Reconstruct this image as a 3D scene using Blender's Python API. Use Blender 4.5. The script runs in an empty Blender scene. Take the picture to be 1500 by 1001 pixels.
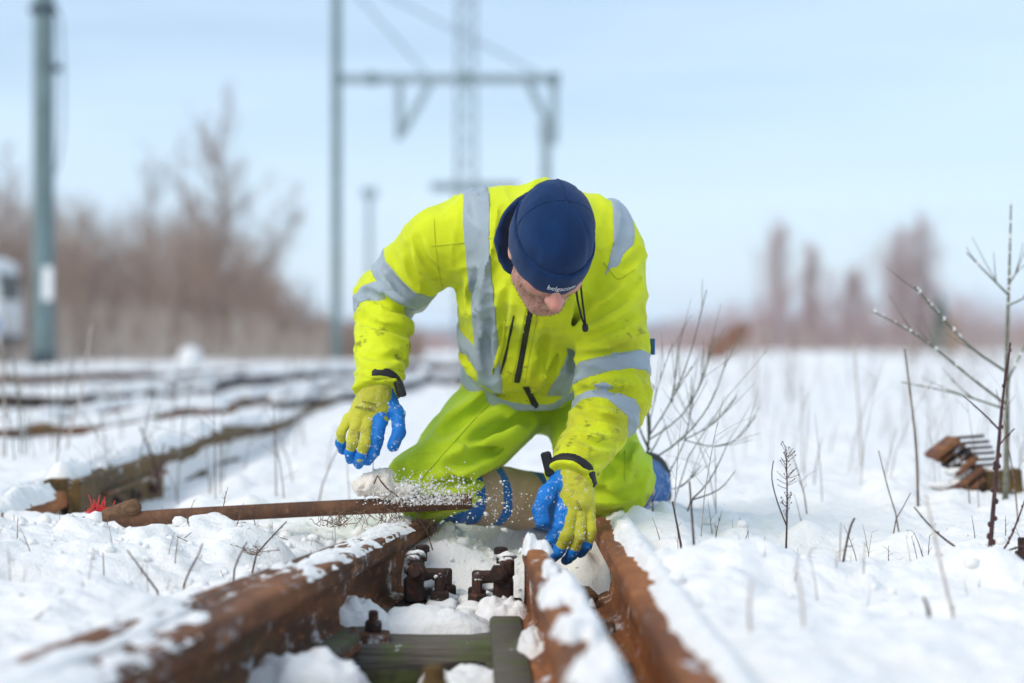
import bpy, math, random
import numpy as np
from mathutils import Vector

random.seed(7); rng = np.random.default_rng(7)
SC = bpy.context.scene
COL = SC.collection
R = math.radians

# ------------------------------------------------------------------ camera
CAM_H = 0.42
LENS = 70.0
FPX = LENS / 36.0 * 1500.0
cam_d = bpy.data.cameras.new('camera')
cam_d.lens = LENS; cam_d.sensor_width = 36.0
cam_d.clip_start = 0.05; cam_d.clip_end = 6000.0
cam_d.dof.use_dof = True
cam_d.dof.focus_distance = 4.12
cam_d.dof.aperture_fstop = 1.9
cam = bpy.data.objects.new('camera', cam_d); COL.objects.link(cam)
cam.location = (0, 0, CAM_H); cam.rotation_euler = (R(90), 0, 0)
SC.camera = cam

# ------------------------------------------------------------------ sky and sun
SUN_EL, SUN_ROT = 42.0, 225.0           # behind the camera, over its left shoulder
world = bpy.data.worlds.new('World'); SC.world = world; world.use_nodes = True
wn = world.node_tree
sky = wn.nodes.new('ShaderNodeTexSky'); sky.sky_type = 'NISHITA'; sky.sun_disc = False
sky.sun_elevation = R(SUN_EL); sky.sun_rotation = R(SUN_ROT)
sky.altitude = 0; sky.air_density = 1.0; sky.dust_density = 0.6; sky.ozone_density = 3.0
# thin high overcast veils the blue: broad soft streaks, the same all round
wc = wn.nodes.new('ShaderNodeTexCoord'); wm = wn.nodes.new('ShaderNodeMapping'); wm.inputs['Scale'].default_value = (1.6, 1.6, 15.0)
wz = wn.nodes.new('ShaderNodeTexNoise'); wz.inputs['Scale'].default_value = 1.6; wz.inputs['Detail'].default_value = 5
wr_ = wn.nodes.new('ShaderNodeMapRange'); wr_.inputs['From Min'].default_value = .3; wr_.inputs['From Max'].default_value = .7
wr_.inputs['To Min'].default_value = .36; wr_.inputs['To Max'].default_value = .86
wx = wn.nodes.new('ShaderNodeMix'); wx.data_type = 'RGBA'; wx.inputs[7].default_value = (6.15, 7.65, 9.3, 1)
wn.links.new(wc.outputs['Generated'], wm.inputs[0]); wn.links.new(wm.outputs[0], wz.inputs['Vector']); wn.links.new(wz.outputs['Fac'], wr_.inputs['Value'])
wn.links.new(wr_.outputs[0], wx.inputs['Factor']); wn.links.new(sky.outputs[0], wx.inputs[6])
wn.links.new(wx.outputs[2], wn.nodes['Background'].inputs[0])
wn.nodes['Background'].inputs[1].default_value = 0.11
sun_d = bpy.data.lights.new('sun', 'SUN'); sun_d.energy = 1.7; sun_d.angle = R(30); sun_d.color = (1.0, .89, .74)
sun = bpy.data.objects.new('sun', sun_d); COL.objects.link(sun)
sd = Vector((math.sin(R(SUN_ROT)) * math.cos(R(SUN_EL)), math.cos(R(SUN_ROT)) * math.cos(R(SUN_EL)), math.sin(R(SUN_EL))))
sun.rotation_euler = sd.to_track_quat('Z', 'Y').to_euler()
SC.view_settings.view_transform = 'Standard'; SC.view_settings.look = 'None'
SC.view_settings.gamma = 1.0; SC.view_settings.use_curve_mapping = False
SC.view_settings.exposure = 0.25
SC.cycles.use_denoising = True
SC.cycles.max_bounces = 8; SC.cycles.diffuse_bounces = 4; SC.cycles.glossy_bounces = 2
SC.cycles.transmission_bounces = 4; SC.cycles.volume_bounces = 1
SC.cycles.use_adaptive_sampling = True; SC.cycles.adaptive_threshold = 0.015

# ------------------------------------------------------------------ helpers
def W(px, py, d):
    """world point that sits at pixel (px,py) of the 1500x1001 photograph, d metres away"""
    return np.array([(px - 750.0) / FPX * d, d, CAM_H - (py - 500.5) / FPX * d])

def sm(a, b, x):
    t = np.clip((x - a) / (b - a), 0, 1); return t * t * (3 - 2 * t)

def _hash(i, j, k, s):
    h = (i * 374761393 + j * 668265263 + k * 2147483647 * 3 + s * 974634777) & 0xFFFFFFFF
    h = ((h ^ (h >> 13)) * 1274126177) & 0xFFFFFFFF
    h = ((h ^ (h >> 16)) * 2246822519) & 0xFFFFFFFF
    return ((h ^ (h >> 15)) & 0xFFFFFF) / float(0xFFFFFF) * 2 - 1

def noise(x, y, z=0.0, seed=0):
    """smooth value noise in [-1,1]"""
    x, y, z = np.broadcast_arrays(np.asarray(x, float), np.asarray(y, float), np.asarray(z, float))
    i, j, k = np.floor(x).astype(np.int64), np.floor(y).astype(np.int64), np.floor(z).astype(np.int64)
    u, v, w = x - i, y - j, z - k
    u, v, w = u*u*(3-2*u), v*v*(3-2*v), w*w*(3-2*w)
    def c(a, b, d): return _hash(i + a, j + b, k + d, seed)
    def lx(b, d):
        a0 = c(0, b, d); return a0 + (c(1, b, d) - a0) * u
    if np.all(w == 0):
        y0 = lx(0, 0); return y0 + (lx(1, 0) - y0) * v
    y00, y10, y01, y11 = lx(0, 0), lx(1, 0), lx(0, 1), lx(1, 1)
    a = y00 + (y10 - y00) * v; b = y01 + (y11 - y01) * v
    return a + (b - a) * w

def fbm(x, y, z=0.0, oct=4, seed=0, gain=.5):
    r, a, f, t = 0.0, 1.0, 1.0, 0.0
    for o in range(oct):
        r = r + a * noise(x * f + 13.7 * o, y * f - 7.1 * o, np.asarray(z) * f, seed + o); t += a
        a *= gain; f *= 2.03
    return r / t

def rootloc(o):
    v = Vector((0, 0, 0))
    while o is not None:
        v = v + o.location; o = o.parent
    return v

def obj(name, verts, faces, mat=None, parent=None, smooth=True):
    """one mesh object from world-space vertices; origin follows its parent"""
    me = bpy.data.meshes.new(name)
    v = np.asarray(verts, float).reshape(-1, 3)
    off = rootloc(parent) if parent is not None else Vector((0, 0, 0))
    v = v - np.array(off)
    f = np.asarray(faces) if not isinstance(faces, list) else faces
    if isinstance(f, np.ndarray) and f.ndim == 2:
        n, k = f.shape
        me.vertices.add(len(v)); me.vertices.foreach_set('co', v.astype(np.float32).ravel())
        me.loops.add(n * k); me.loops.foreach_set('vertex_index', f.astype(np.int32).ravel())
        me.polygons.add(n); me.polygons.foreach_set('loop_start', np.arange(0, n * k, k, dtype=np.int32))
        me.update(calc_edges=True); me.validate()
    else:
        me.from_pydata([tuple(p) for p in v], [], [tuple(int(i) for i in q) for q in f]); me.update()
    if smooth:
        me.polygons.foreach_set('use_smooth', np.ones(len(me.polygons), bool))
    if mat is not None: me.materials.append(mat)
    o = bpy.data.objects.new(name, me); COL.objects.link(o)
    if parent is not None: o.parent = parent
    return o

def tag(o, label=None, cat=None, group=None, kind=None):
    if label: o['label'] = label
    if cat: o['category'] = cat
    if group: o['group'] = group
    if kind: o['kind'] = kind
    return o

def empty(name, loc, label=None, cat=None, group=None):
    o = bpy.data.objects.new(name, None); COL.objects.link(o); o.location = tuple(loc)
    o.empty_display_size = .1
    return tag(o, label, cat, group)

class MB:
    """collects shapes into one mesh"""
    def __init__(s): s.v = []; s.f = []
    def add(s, v, f):
        b = len(s.v); s.v.extend([tuple(p) for p in v]); s.f.extend([tuple(i + b for i in q) for q in f]); return s
    def box(s, c, size, ax=None, bev=0.0):
        """box centred at c; ax = 3 axis vectors; bev = chamfer"""
        c = np.array(c, float); h = np.array(size, float) / 2
        ax = np.eye(3) if ax is None else np.array([np.array(a, float) / np.linalg.norm(a) for a in ax])
        if bev <= 0:
            P = [(i, j, k) for i in (-1, 1) for j in (-1, 1) for k in (-1, 1)]
            v = [c + sum(ax[a] * h[a] * p[a] for a in range(3)) for p in P]
            f = [(0,1,3,2),(4,6,7,5),(0,4,5,1),(2,3,7,6),(0,2,6,4),(1,5,7,3)]
            return s.add(v, f)
        v = []; ids = {}
        for i in (-1, 1):
            for j in (-1, 1):
                for k in (-1, 1):
                    for a in range(3):
                        q = np.array([i, j, k], float) * (h - bev); q[a] = (i, j, k)[a] * h[a]
                        ids[(i, j, k, a)] = len(v); v.append(c + ax[0]*q[0] + ax[1]*q[1] + ax[2]*q[2])
        f = []
        for a in range(3):
            b, d = (a + 1) % 3, (a + 2) % 3
            for sgn in (-1, 1):
                def key(sb, sd_):
                    t = [0, 0, 0]; t[a] = sgn; t[b] = sb; t[d] = sd_; return ids[(*t, a)]
                q = [key(-1, -1), key(1, -1), key(1, 1), key(-1, 1)]
                f.append(tuple(q if sgn > 0 else q[::-1]))
        for a in range(3):                       # edge chamfers
            b, d = (a + 1) % 3, (a + 2) % 3
            for sb in (-1, 1):
                for sd_ in (-1, 1):
                    def key(sa, x):
                        t = [0, 0, 0]; t[a] = sa; t[b] = sb; t[d] = sd_; return ids[(*t, x)]
                    q = [key(-1, b), key(1, b), key(1, d), key(-1, d)]
                    f.append(tuple(q if sb * sd_ < 0 else q[::-1]))
        for i in (-1, 1):
            for j in (-1, 1):
                for k in (-1, 1):
                    q = [ids[(i, j, k, a)] for a in range(3)]
                    f.append(tuple(q if i * j * k > 0 else q[::-1]))
        return s.add(v, f)
    def tube(s, pts, rad, n=8, cap=True):
        pts = [np.array(p, float) for p in pts]; m = len(pts)
        rad = [rad] * m if np.isscalar(rad) else list(rad)
        up = None; v = []
        for i, p in enumerate(pts):
            t = pts[min(i + 1, m - 1)] - pts[max(i - 1, 0)]; t = t / (np.linalg.norm(t) + 1e-12)
            if up is None:
                up = np.array([0, 0, 1.0]) if abs(t[2]) < .9 else np.array([1.0, 0, 0])
            a = np.cross(t, up); a /= np.linalg.norm(a) + 1e-12; b = np.cross(a, t); up = b
            for k in range(n):
                th = 2 * math.pi * k / n; v.append(p + rad[i] * (math.cos(th) * a + math.sin(th) * b))
        f = [(i*n + k, i*n + (k+1) % n, (i+1)*n + (k+1) % n, (i+1)*n + k) for i in range(m - 1) for k in range(n)]
        if cap:
            f.append(tuple(range(n - 1, -1, -1))); f.append(tuple((m-1)*n + k for k in range(n)))
        return s.add(v, f)
    def lathe(s, c, prof, axis=(0, 0, 1), n=16):
        """prof: (radius, height) list along axis from c"""
        ax = np.array(axis, float); ax /= np.linalg.norm(ax)
        return s.tube([np.array(c, float) + ax * h for r, h in prof], [r for r, h in prof], n)
    def blob(s, c, r, seed=0, n=(8, 6), amp=.25, sq=(1, 1, 1)):
        c = np.array(c, float); v = []; f = []
        for i in range(n[1] + 1):
            ph = math.pi * i / n[1]
            for k in range(n[0]):
                th = 2 * math.pi * k / n[0]
                dv = np.array([math.sin(ph)*math.cos(th), math.sin(ph)*math.sin(th), math.cos(ph)])
                rr = r * (1 + amp * float(noise(dv[0]*1.7 + seed*3.1, dv[1]*1.7, dv[2]*1.7 + .01, seed)))
                v.append(c + dv * rr * np.array(sq))
        for i in range(n[1]):
            for k in range(n[0]):
                a, b = i*n[0] + k, i*n[0] + (k+1) % n[0]
                f.append((a, a + n[0], b + n[0], b))
        return s.add(v, f)
    def build(s, name, mat, parent=None, smooth=False):
        return obj(name, s.v, s.f, mat, parent, smooth)

# ------------------------------------------------------------------ materials
class NT:
    def __init__(s, name):
        s.m = bpy.data.materials.new(name); s.m.use_nodes = True; s.t = s.m.node_tree
        s.b = s.t.nodes['Principled BSDF']; s._co = None
    def n(s, typ, **kw):
        x = s.t.nodes.new(typ)
        for k, v in kw.items(): setattr(x, k, v)
        return x
    def link(s, a, b): s.t.links.new(a, b)
    def co(s):
        if s._co is None: s._co = s.n('ShaderNodeTexCoord').outputs['Object']
        return s._co
    def noise(s, scale, detail=4, rough=.55, stretch=None, co=None):
        x = s.n('ShaderNodeTexNoise'); x.inputs['Scale'].default_value = scale
        x.inputs['Detail'].default_value = detail; x.inputs['Roughness'].default_value = rough
        src = co or s.co()
        if stretch:
            mp = s.n('ShaderNodeMapping'); mp.inputs['Scale'].default_value = stretch
            s.link(src, mp.inputs[0]); src = mp.outputs[0]
        s.link(src, x.inputs['Vector']); return x.outputs['Fac']
    def ramp(s, fac, lo, hi):
        x = s.n('ShaderNodeMapRange'); x.interpolation_type = 'SMOOTHSTEP'
        x.inputs['From Min'].default_value = lo; x.inputs['From Max'].default_value = hi
        s.link(fac, x.inputs['Value']); return x.outputs['Result']
    def mul(s, a, b, op='MULTIPLY'):
        x = s.n('ShaderNodeMath', operation=op)
        for k, q in enumerate((a, b)):
            if isinstance(q, (int, float)): x.inputs[k].default_value = q
            else: s.link(q, x.inputs[k])
        return x.outputs[0]
    def mix(s, fac, a, b):
        x = s.n('ShaderNodeMix', data_type='RGBA')
        if isinstance(fac, (int, float)): x.inputs['Factor'].default_value = fac
        else: s.link(fac, x.inputs['Factor'])
        for key, q in ((6, a), (7, b)):
            if isinstance(q, (tuple, list)): x.inputs[key].default_value = (*q[:3], 1)
            else: s.link(q, x.inputs[key])
        return x.outputs[2]
    def axis(s, k):
        x = s.n('ShaderNodeSeparateXYZ'); s.link(s.co(), x.inputs[0]); return x.outputs[k]
    def color(s, c):
        if isinstance(c, (tuple, list)): s.b.inputs['Base Color'].default_value = (*c[:3], 1)
        else: s.link(c, s.b.inputs['Base Color'])
    def rough(s, r):
        if isinstance(r, (int, float)): s.b.inputs['Roughness'].default_value = r
        else: s.link(r, s.b.inputs['Roughness'])
    def bump(s, fac, strength, dist=.01):
        x = s.n('ShaderNodeBump'); x.inputs['Strength'].default_value = strength; x.inputs['Distance'].default_value = dist
        s.link(fac, x.inputs['Height'])
        old = s.b.inputs['Normal'].links
        if old: s.link(old[0].from_socket, x.inputs['Normal'])
        s.link(x.outputs[0], s.b.inputs['Normal'])
    def spec(s, v): s.b.inputs['Specular IOR Level'].default_value = v

def m_simple(name, c, rough=.6, var=.25, scale=20, bump=.0, metal=0.0, spec=.4):
    t = NT(name); c2 = tuple(min(1, x * (1 - var)) for x in c); c1 = tuple(min(1, x * (1 + var * .5)) for x in c)
    t.color(t.mix(t.ramp(t.noise(scale), .3, .7), c2, c1)); t.rough(rough); t.spec(spec)
    t.b.inputs['Metallic'].default_value = metal
    if bump: t.bump(t.noise(scale * 4), bump, .004)
    return t.m

def m_snow(name, c=(.92, .905, .885), dirt=0.0):
    t = NT(name)
    a = t.noise(9, 6, .6); b = t.noise(70, 4, .65)
    col = t.mix(t.ramp(a, .35, .7), tuple(x * .97 for x in c), c)
    if dirt:
        sp = t.ramp(t.noise(120, 3, .7), .70, .78)
        col = t.mix(t.mul(sp, dirt), col, (.14, .10, .07))
        warm = t.mul(t.ramp(t.noise(2.2, 3), .58, .75), .35)
        col = t.mix(warm, col, (.80, .74, .66))
    t.color(col); t.rough(.65); t.spec(.25)
    t.b.inputs['Subsurface Weight'].default_value = .25
    t.b.inputs['Subsurface Radius'].default_value = (.02, .025, .03)
    t.b.inputs['Subsurface Scale'].default_value = .6
    t.bump(t.noise(24, 5, .62), .35, .018); t.bump(b, .7, .008); t.bump(t.noise(230, 3, .75), .6, .003)
    return t.m

def m_rust(name, base=(.16, .062, .026), dark=(.045, .024, .016), hi=(.34, .12, .035), frost=.0, moss=0.0, scale=1.0):
    t = NT(name)
    n1 = t.noise(11*scale, 6, .65, (1, .12, 1)); n2 = t.noise(55*scale, 5, .65, (1, .22, 1)); n3 = t.noise(5*scale, 4, .6, (1, .3, 1))
    col = t.mix(t.ramp(n1, .35, .68), dark, base)
    col = t.mix(t.mul(t.ramp(n2, .52, .72), .8), col, hi)
    col = t.mix(t.mul(t.ramp(t.noise(5*scale, 5, .7, (1, 1, .25)), .5, .66), .4), col, dark)
    if moss: col = t.mix(t.mul(t.ramp(n3, .52, .64), moss), col, (.16, .15, .04))
    if frost:
        fr = t.ramp(t.noise(16*scale, 8, .72, (1, .5, 1)), .60 - .12 * frost, .68)
        col = t.mix(t.mul(fr, .9), col, (.80, .83, .86))
    t.color(col); t.rough(.82); t.spec(.3)
    col = None; t.bump(n2, .18, .003); t.bump(t.noise(190*scale, 3), .35, .0012)
    return t.m

def m_wood(name, c=(.19, .165, .135), moss=.42, snow=.4):
    t = NT(name)
    g = t.noise(6, 6, .7, (1.5, 22, 22)); g2 = t.noise(22, 4)
    col = t.mix(t.ramp(g, .3, .7), tuple(x * .45 for x in c), c)
    if moss: col = t.mix(t.mul(t.ramp(t.noise(7, 6, .65), .47, .60), moss), col, (.10, .16, .02))
    if snow: col = t.mix(t.ramp(t.noise(14, 8, .75), .66 - .08 * snow, .70), col, (.82, .85, .88))
    t.color(col); t.rough(.9); t.spec(.2)
    t.bump(g, .6, .006); t.bump(g2, .3, .004)
    return t.m

def m_fabric(name, c, shade=.8, stain=0.0, weave=900, stain_col=(.06, .07, .015), stain_z=None, rough=.75, frost=0.0, sheen=.2, fuzz=0.0):
    """cloth with soft tone drift, fine weave, oil stains with their own shape"""
    t = NT(name)
    col = t.mix(t.ramp(t.noise(7, 4), .3, .7), tuple(x * shade for x in c), c)
    if stain:
        s1 = t.mul(t.ramp(t.noise(15, 5, .72, (1, 1, 1.6)), .53, .64), .8)
        s2 = t.ramp(t.noise(5.5, 3), .44, .56)
        st = t.mul(s1, s2)
        wide = t.mul(t.ramp(t.noise(6.0, 5, .62), .45, .64), .7)
        if stain_z:
            z = t.axis(2); zz = t.ramp(z, stain_z[0], stain_z[1]); st = t.mul(st, zz); wide = t.mul(wide, zz)
        col = t.mix(t.mul(wide, stain), col, (.42, .40, .012))
        col = t.mix(t.mul(st, stain), col, stain_col)
    if frost:
        fr = t.ramp(t.noise(95, 6, .7), .66 - .16 * frost, .70)
        big = t.ramp(t.noise(11, 3), .38, .6)
        col = t.mix(t.mul(fr, big), col, (.85, .88, .91))
    t.color(col); t.rough(rough); t.spec(.25)
    t.b.inputs['Sheen Weight'].default_value = sheen
    t.bump(t.noise(weave, 2), .18 + fuzz, .0012 + .001*fuzz); t.bump(t.noise(60, 4), .22, .004)
    return t.m

M = {}
M['snow'] = m_snow('snow', dirt=.5)
M['snow_clean'] = m_snow('fresh_snow')
M['rust'] = m_rust('rusted_rail_steel', base=(.24, .095, .040), dark=(.075, .036, .022), hi=(.40, .16, .06), frost=.55, moss=.3)
M['rust_orange'] = m_rust('orange_rust_steel', base=(.36, .125, .036), dark=(.15, .055, .024), hi=(.50, .20, .06), frost=.3, moss=.15)
M['rust_olive'] = m_rust('olive_rust_steel', base=(.15, .085, .022), dark=(.06, .04, .016), hi=(.24, .12, .03), frost=.1)
M['rust_dark'] = m_rust('dark_iron', base=(.075, .034, .024), dark=(.02, .014, .012), hi=(.17, .06, .03), frost=.55)
M['bar'] = m_rust('brown_bar_rust', base=(.17, .080, .042), dark=(.085, .042, .025), hi=(.26, .13, .07), scale=1.6)
M['wood'] = m_wood('mossy_sleeper_wood')
M['wood_dark'] = m_wood('wet_dark_wood', (.05, .036, .028), .3, .3)
M['handle'] = m_wood('worn_handle_wood', (.24, .135, .075), 0, 0)
M['ballast'] = m_simple('dark_ballast_soil', (.05, .042, .036), .95, .6, 30, .8)
M['twig'] = m_simple('dark_red_twig', (.075, .032, .028), .7, .5, 60, .3)
M['twig_brown'] = m_simple('brown_twig', (.17, .10, .06), .8, .5, 60, .3)
M['twig_green'] = m_simple('grey_green_twig', (.17, .17, .12), .7, .4, 60, .2)
M['twig_frost'] = m_simple('frosted_pale_twig', (.47, .41, .36), .8, .3, 60, .2)
M['bark'] = m_simple('grey_brown_bark', (.28, .20, .16), .9, .4, 6, .4)
M['twigs_far'] = m_simple('reddish_brown_twigs', (.37, .25, .185), .9, .35, 2)
M['twigs_pink'] = m_simple('pinkish_bare_twigs', (.50, .33, .30), .9, .3, 2)
M['pole'] = m_simple('grey_green_painted_steel', (.13, .195, .20), .6, .2, 3)
M['pole_pale'] = m_simple('pale_galvanised_steel', (.24, .31, .34), .5, .15, 3)
M['pole_dark'] = m_simple('blue_black_pole_foot', (.025, .05, .065), .7, .3, 4)
M['white'] = m_simple('white_paint', (.80, .80, .80), .5, .05, 4)
M['black'] = m_simple('black_rubber', (.012, .012, .013), .6, .3, 40, .2)
M['conifer'] = m_simple('dull_green_needles', (.06, .10, .06), .9, .4, 3)
M['leaf_rust'] = m_simple('rust_brown_dead_leaves', (.33, .13, .045), .9, .4, 8)

# ================================================================== GROUND
def xl_edge(y): return -.195 + (y - 4.32) * .137        # gauge face of the left rail
def xw_edge(y): return -.216 - (4.54 - y) * .200        # outer face of the wing rail beside it
def xr_edge(y): return .174 - (y - 4.52) * .0093        # gauge face of the right rail
def xm_edge(y): return .0205 - (y - 4.0) * .0263        # gauge face of the blade between them
RT = .03                                               # rail top

def ground_z(x, y):
    far = sm(5, 14, y)
    z = .030 * fbm(x * .9, y * .9, oct=3, seed=1) + .034 * fbm(x * 3.1, y * 3.1, oct=3, seed=5) + .020 * fbm(x * 10, y * 10, oct=4, seed=9, gain=.6) + .006 * noise(x * 38, y * 38, 0, 61) * (1 - sm(4.5, 6, y))
    z = z + far * (.07 * fbm(x * .3, y * .3, oct=3, seed=21) + .10 * np.clip(fbm(x * .7, y * .45, oct=3, seed=25), 0, 1) * sm(-1, 2, x))
    lump = np.clip(fbm(x * 6, y * 6, oct=3, seed=33) - .15, 0, 1) * .07 * (1 - sm(5, 9, y))
    z = z + lump
    xl, xr = xl_edge(y), xr_edge(y)
    near = 1 - sm(4.5, 4.9, y)
    # banks beside the rails
    z = z + near * .020 * np.exp(-((x - xr - .16) / .14) ** 2)
    z = z + near * (-.045) * np.exp(-((x - xl + .11) / .10) ** 2) * sm(2.6, 3.1, y)
    # heaps and hollows
    g = lambda cx, cy, sx, sy: np.exp(-((x - cx) / sx) ** 2 - ((y - cy) / sy) ** 2)
    z = z + .045 * g(-.99, 4.0, .22, .25) - .03 * g(-.88, 4.40, .12, .10) - .055 * g(.62, 4.12, .26, .22) + .025 * g(.55, 3.45, .55, .17)
    z = z + .05 * g(-.35, 4.75, .25, .2) + .0 * g(.35, 3.75, .10, .3) - .035 * g(.90, 3.72, .16, .14)
    z = z - .05 * g(-.62, 3.55, .16, .15)
    z = z + .20 * g(4.3, 27, 2.0, 3.2) + .22 * g(8.9, 24, 1.6, 2.5) + .12 * g(6.5, 18, 1.0, 1.5)
    # notch in front of the old timber at the left
    nt_ = sm(-.95, -.90, x) * (1 - sm(-.76, -.71, x)) * sm(3.30, 3.42, y) * (1 - sm(3.595, 3.62, y))
    z = z + (-.085 - z) * nt_
    # the neighbouring track's rail
    lft = sm(3.2, 4.2, y) * (1 - sm(9.5, 12, y))
    z = z + lft * (.055 - z * .4) * (1 - sm(-1.27, -1.22, x)) * sm(-1.9, -1.5, x)
    z = z + lft * (-.085 - z * .6) * sm(-1.20, -1.17, x) * (1 - sm(-1.02, -.82, x)) * sm(4.7, 5.0, y)
    # swept clear along the left rail
    xw = xw_edge(y); cl = sm(xw - .22, xw - .02, x) * (1 - sm(xl, xl + .02, x)) * sm(2.7, 3.0, y) * (1 - sm(4.35, 4.6, y))
    z = z + (np.minimum(z, RT - .030 + .012 * fbm(x * 14, y * 14, oct=3, seed=90)) - z) * cl
    fill = sm(xw + .02, xw + .05, x) * (1 - sm(xl - .09, xl - .06, x)) * (1 - sm(4.2, 4.4, y))
    z = z + (RT - .004 + .010 * fbm(x * 16, y * 9, oct=3, seed=95) + .004 * (1 - sm(2.4, 2.9, y)) - z) * fill
    # dug-out between the rails
    inp = sm(xl - .060, xl - .040, x) * (1 - sm(xr + .015, xr + .045, x)) * (1 - sm(4.02, 4.36, y))
    fl = -.186 + .060 * fbm(x * 7.5, y * 7.5, oct=3, seed=41) + .018 * fbm(x * 22, y * 22, oct=3, seed=45)
    fl = fl + .05 * g(-.05, 3.93, .07, .06) + .055 * g(-.14, 3.72, .06, .05) + .06 * g(.12, 3.92, .06, .22) + .05 * g(-.25, 3.2, .07, .10)
    z = z + (fl - z) * inp
    kn = np.exp(-(((x - .02) / .13) ** 4) - ((y - 4.46) / .2) ** 4)
    z = z + (-.066 + .030 * fbm(x * 17, y * 17, oct=3, seed=3) - z) * kn
    wall = sm(xl, xl + .04, x) * (1 - sm(xr - .02, xr + .02, x)) * sm(3.95, 4.05, y) * (1 - sm(4.5, 4.6, y))
    z = z + wall * (.022 * fbm(x * 26, y * 26, oct=3, seed=71, gain=.6) + .02 * np.clip(noise(x * 18, y * 18, 0, 73), 0, 1))
    return z

def axis_pts(lo, hi, step, out_lo, out_hi, grow=1.09):
    mid = list(np.arange(lo, hi, step)); a = []; s = step; p = lo
    while p > out_lo: s *= grow; p -= s; a.append(p)
    b = []; s = step; p = mid[-1]
    while p < out_hi: s *= grow; p += s; b.append(p)
    return np.array(a[::-1] + mid + b)
gx = axis_pts(-1.35, 1.35, .0085, -900, 900); gy = axis_pts(2.1, 5.4, .0095, -6, 2600, 1.045)
GX, GY = np.meshgrid(gx, gy, indexing='xy'); GZ = ground_z(GX, GY)
nyg, nxg = GX.shape; ii = np.arange(nyg * nxg).reshape(nyg, nxg)
gf = np.stack([ii[:-1, :-1], ii[:-1, 1:], ii[1:, 1:], ii[1:, :-1]], -1).reshape(-1, 4)
ground = obj('snowy_ground', np.stack([GX, GY, GZ], -1).reshape(-1, 3), gf, M['snow'])
tag(ground, 'deep trodden snow covering the railway yard', kind='structure')
gz = lambda x, y: float(ground_z(np.array([x]), np.array([y]))[0])

# ================================================================== RAILS
HALF = [(.0, 0), (.022, 0), (.030, -.003), (.034, -.009), (.035, -.034), (.031, -.043), (.0105, -.053), (.0085, -.075), (.0085, -.105),
        (.012, -.127), (.035, -.139), (.064, -.147), (.066, -.158)]
def rail_mesh(st):
    """st: stations (x, y, ztop, width factor, right-side factor)"""
    prof = [(x, z) for x, z in HALF] + [(-x, z) for x, z in HALF[::-1][:-1]]
    n = len(prof); v = []; m = len(st)
    for i, (x, y, zt, wf, rf) in enumerate(st):
        a, b = st[max(i - 1, 0)], st[min(i + 1, m - 1)]
        t = np.array([b[0] - a[0], b[1] - a[1]]); t /= np.linalg.norm(t); s = np.array([t[1], -t[0]])
        for px, pz in prof:
            w = px * wf * (rf if px > 0 else 1.0); v.append((x + s[0] * w, y + s[1] * w, zt + pz))
    f = [(i*n + k, (i+1)*n + k, (i+1)*n + (k+1) % n, i*n + (k+1) % n) for i in range(m - 1) for k in range(n)]
    f += [tuple(range(n)), tuple((m-1)*n + k for k in range(n - 1, -1, -1))]
    return v, f

def rail(name, st, mat, label):
    base = (st[0][0], st[0][1], st[0][2] - .158)
    r = empty(name, base, label, 'rail')
    v, f = rail_mesh(st)
    o = obj('rail_body', v, f, mat, r, True)
    o.data.polygons.foreach_set('use_smooth', np.zeros(len(o.data.polygons), bool))
    return r

def cap_snow(name, st, seed, label, cover, hmax=.022, over=.012, wid=.035, step=.008, shift=0.0):
    """snow lying on a rail head: thick and thin patches that sink into the steel where bare"""
    P = np.array([s[:3] for s in st]); L = np.concatenate([[0], np.cumsum(np.linalg.norm(np.diff(P[:, :2], axis=0), axis=1))])
    s = np.arange(0, L[-1], step); cx = np.interp(s, L, P[:, 0]); cy = np.interp(s, L, P[:, 1]); cz = np.interp(s, L, P[:, 2])
    k = 15; t = np.linspace(-1, 1, k)
    tx = np.gradient(cx); ty = np.gradient(cy); ln = np.hypot(tx, ty); sx, sy = ty / ln, -tx / ln
    S, T = np.meshgrid(s, t, indexing='ij')
    n = fbm(S * 5 + seed, T * .7 + seed * 1.7, oct=4, seed=seed) + .25 * noise(S * 22, T * 2.2, 0, seed + 9) + .16 * noise(S * 55, T * 4.5, 0, seed + 11)
    cov = cover(S, T, np.interp(S, s, cy))
    cov = cov - 2.5 * (1 - sm(0, .06, S)) - 2.5 * sm(L[-1] - .06, L[-1] - step, S)
    h = (n + cov) * hmax * 1.6; h = np.where(h > 0, np.sqrt(np.clip(h, 0, 1) * hmax * .9) * .5 + h * .5, h); h = np.clip(h, -.006, hmax * 1.5)
    h = h + np.where(h > 0, .003 * noise(S * 60, T * 5, 0, seed + 4), 0)
    rim = 1 - np.abs(T) ** 4
    z = cz[:, None] + np.where(h > 0, h * rim, h) - (1 - rim) * .009
    off = T * (wid - .004) + np.sign(T) * np.clip(h, 0, 1) * np.abs(T) ** 3 * over / hmax + shift
    v = np.stack([cx[:, None] + sx[:, None] * off, cy[:, None] + sy[:, None] * off, z], -1)
    hm = np.maximum(np.maximum(h[:-1, :-1], h[1:, :-1]), np.maximum(h[:-1, 1:], h[1:, 1:])) > -.004
    q = np.arange(len(s) * k).reshape(len(s), k)
    f = np.stack([q[:-1, :-1], q[:-1, 1:], q[1:, 1:], q[1:, :-1]], -1)[hm]
    o = obj(name, v.reshape(-1, 3), f, M['snow_clean'])
    return tag(o, label, 'snow', kind='stuff')

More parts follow.
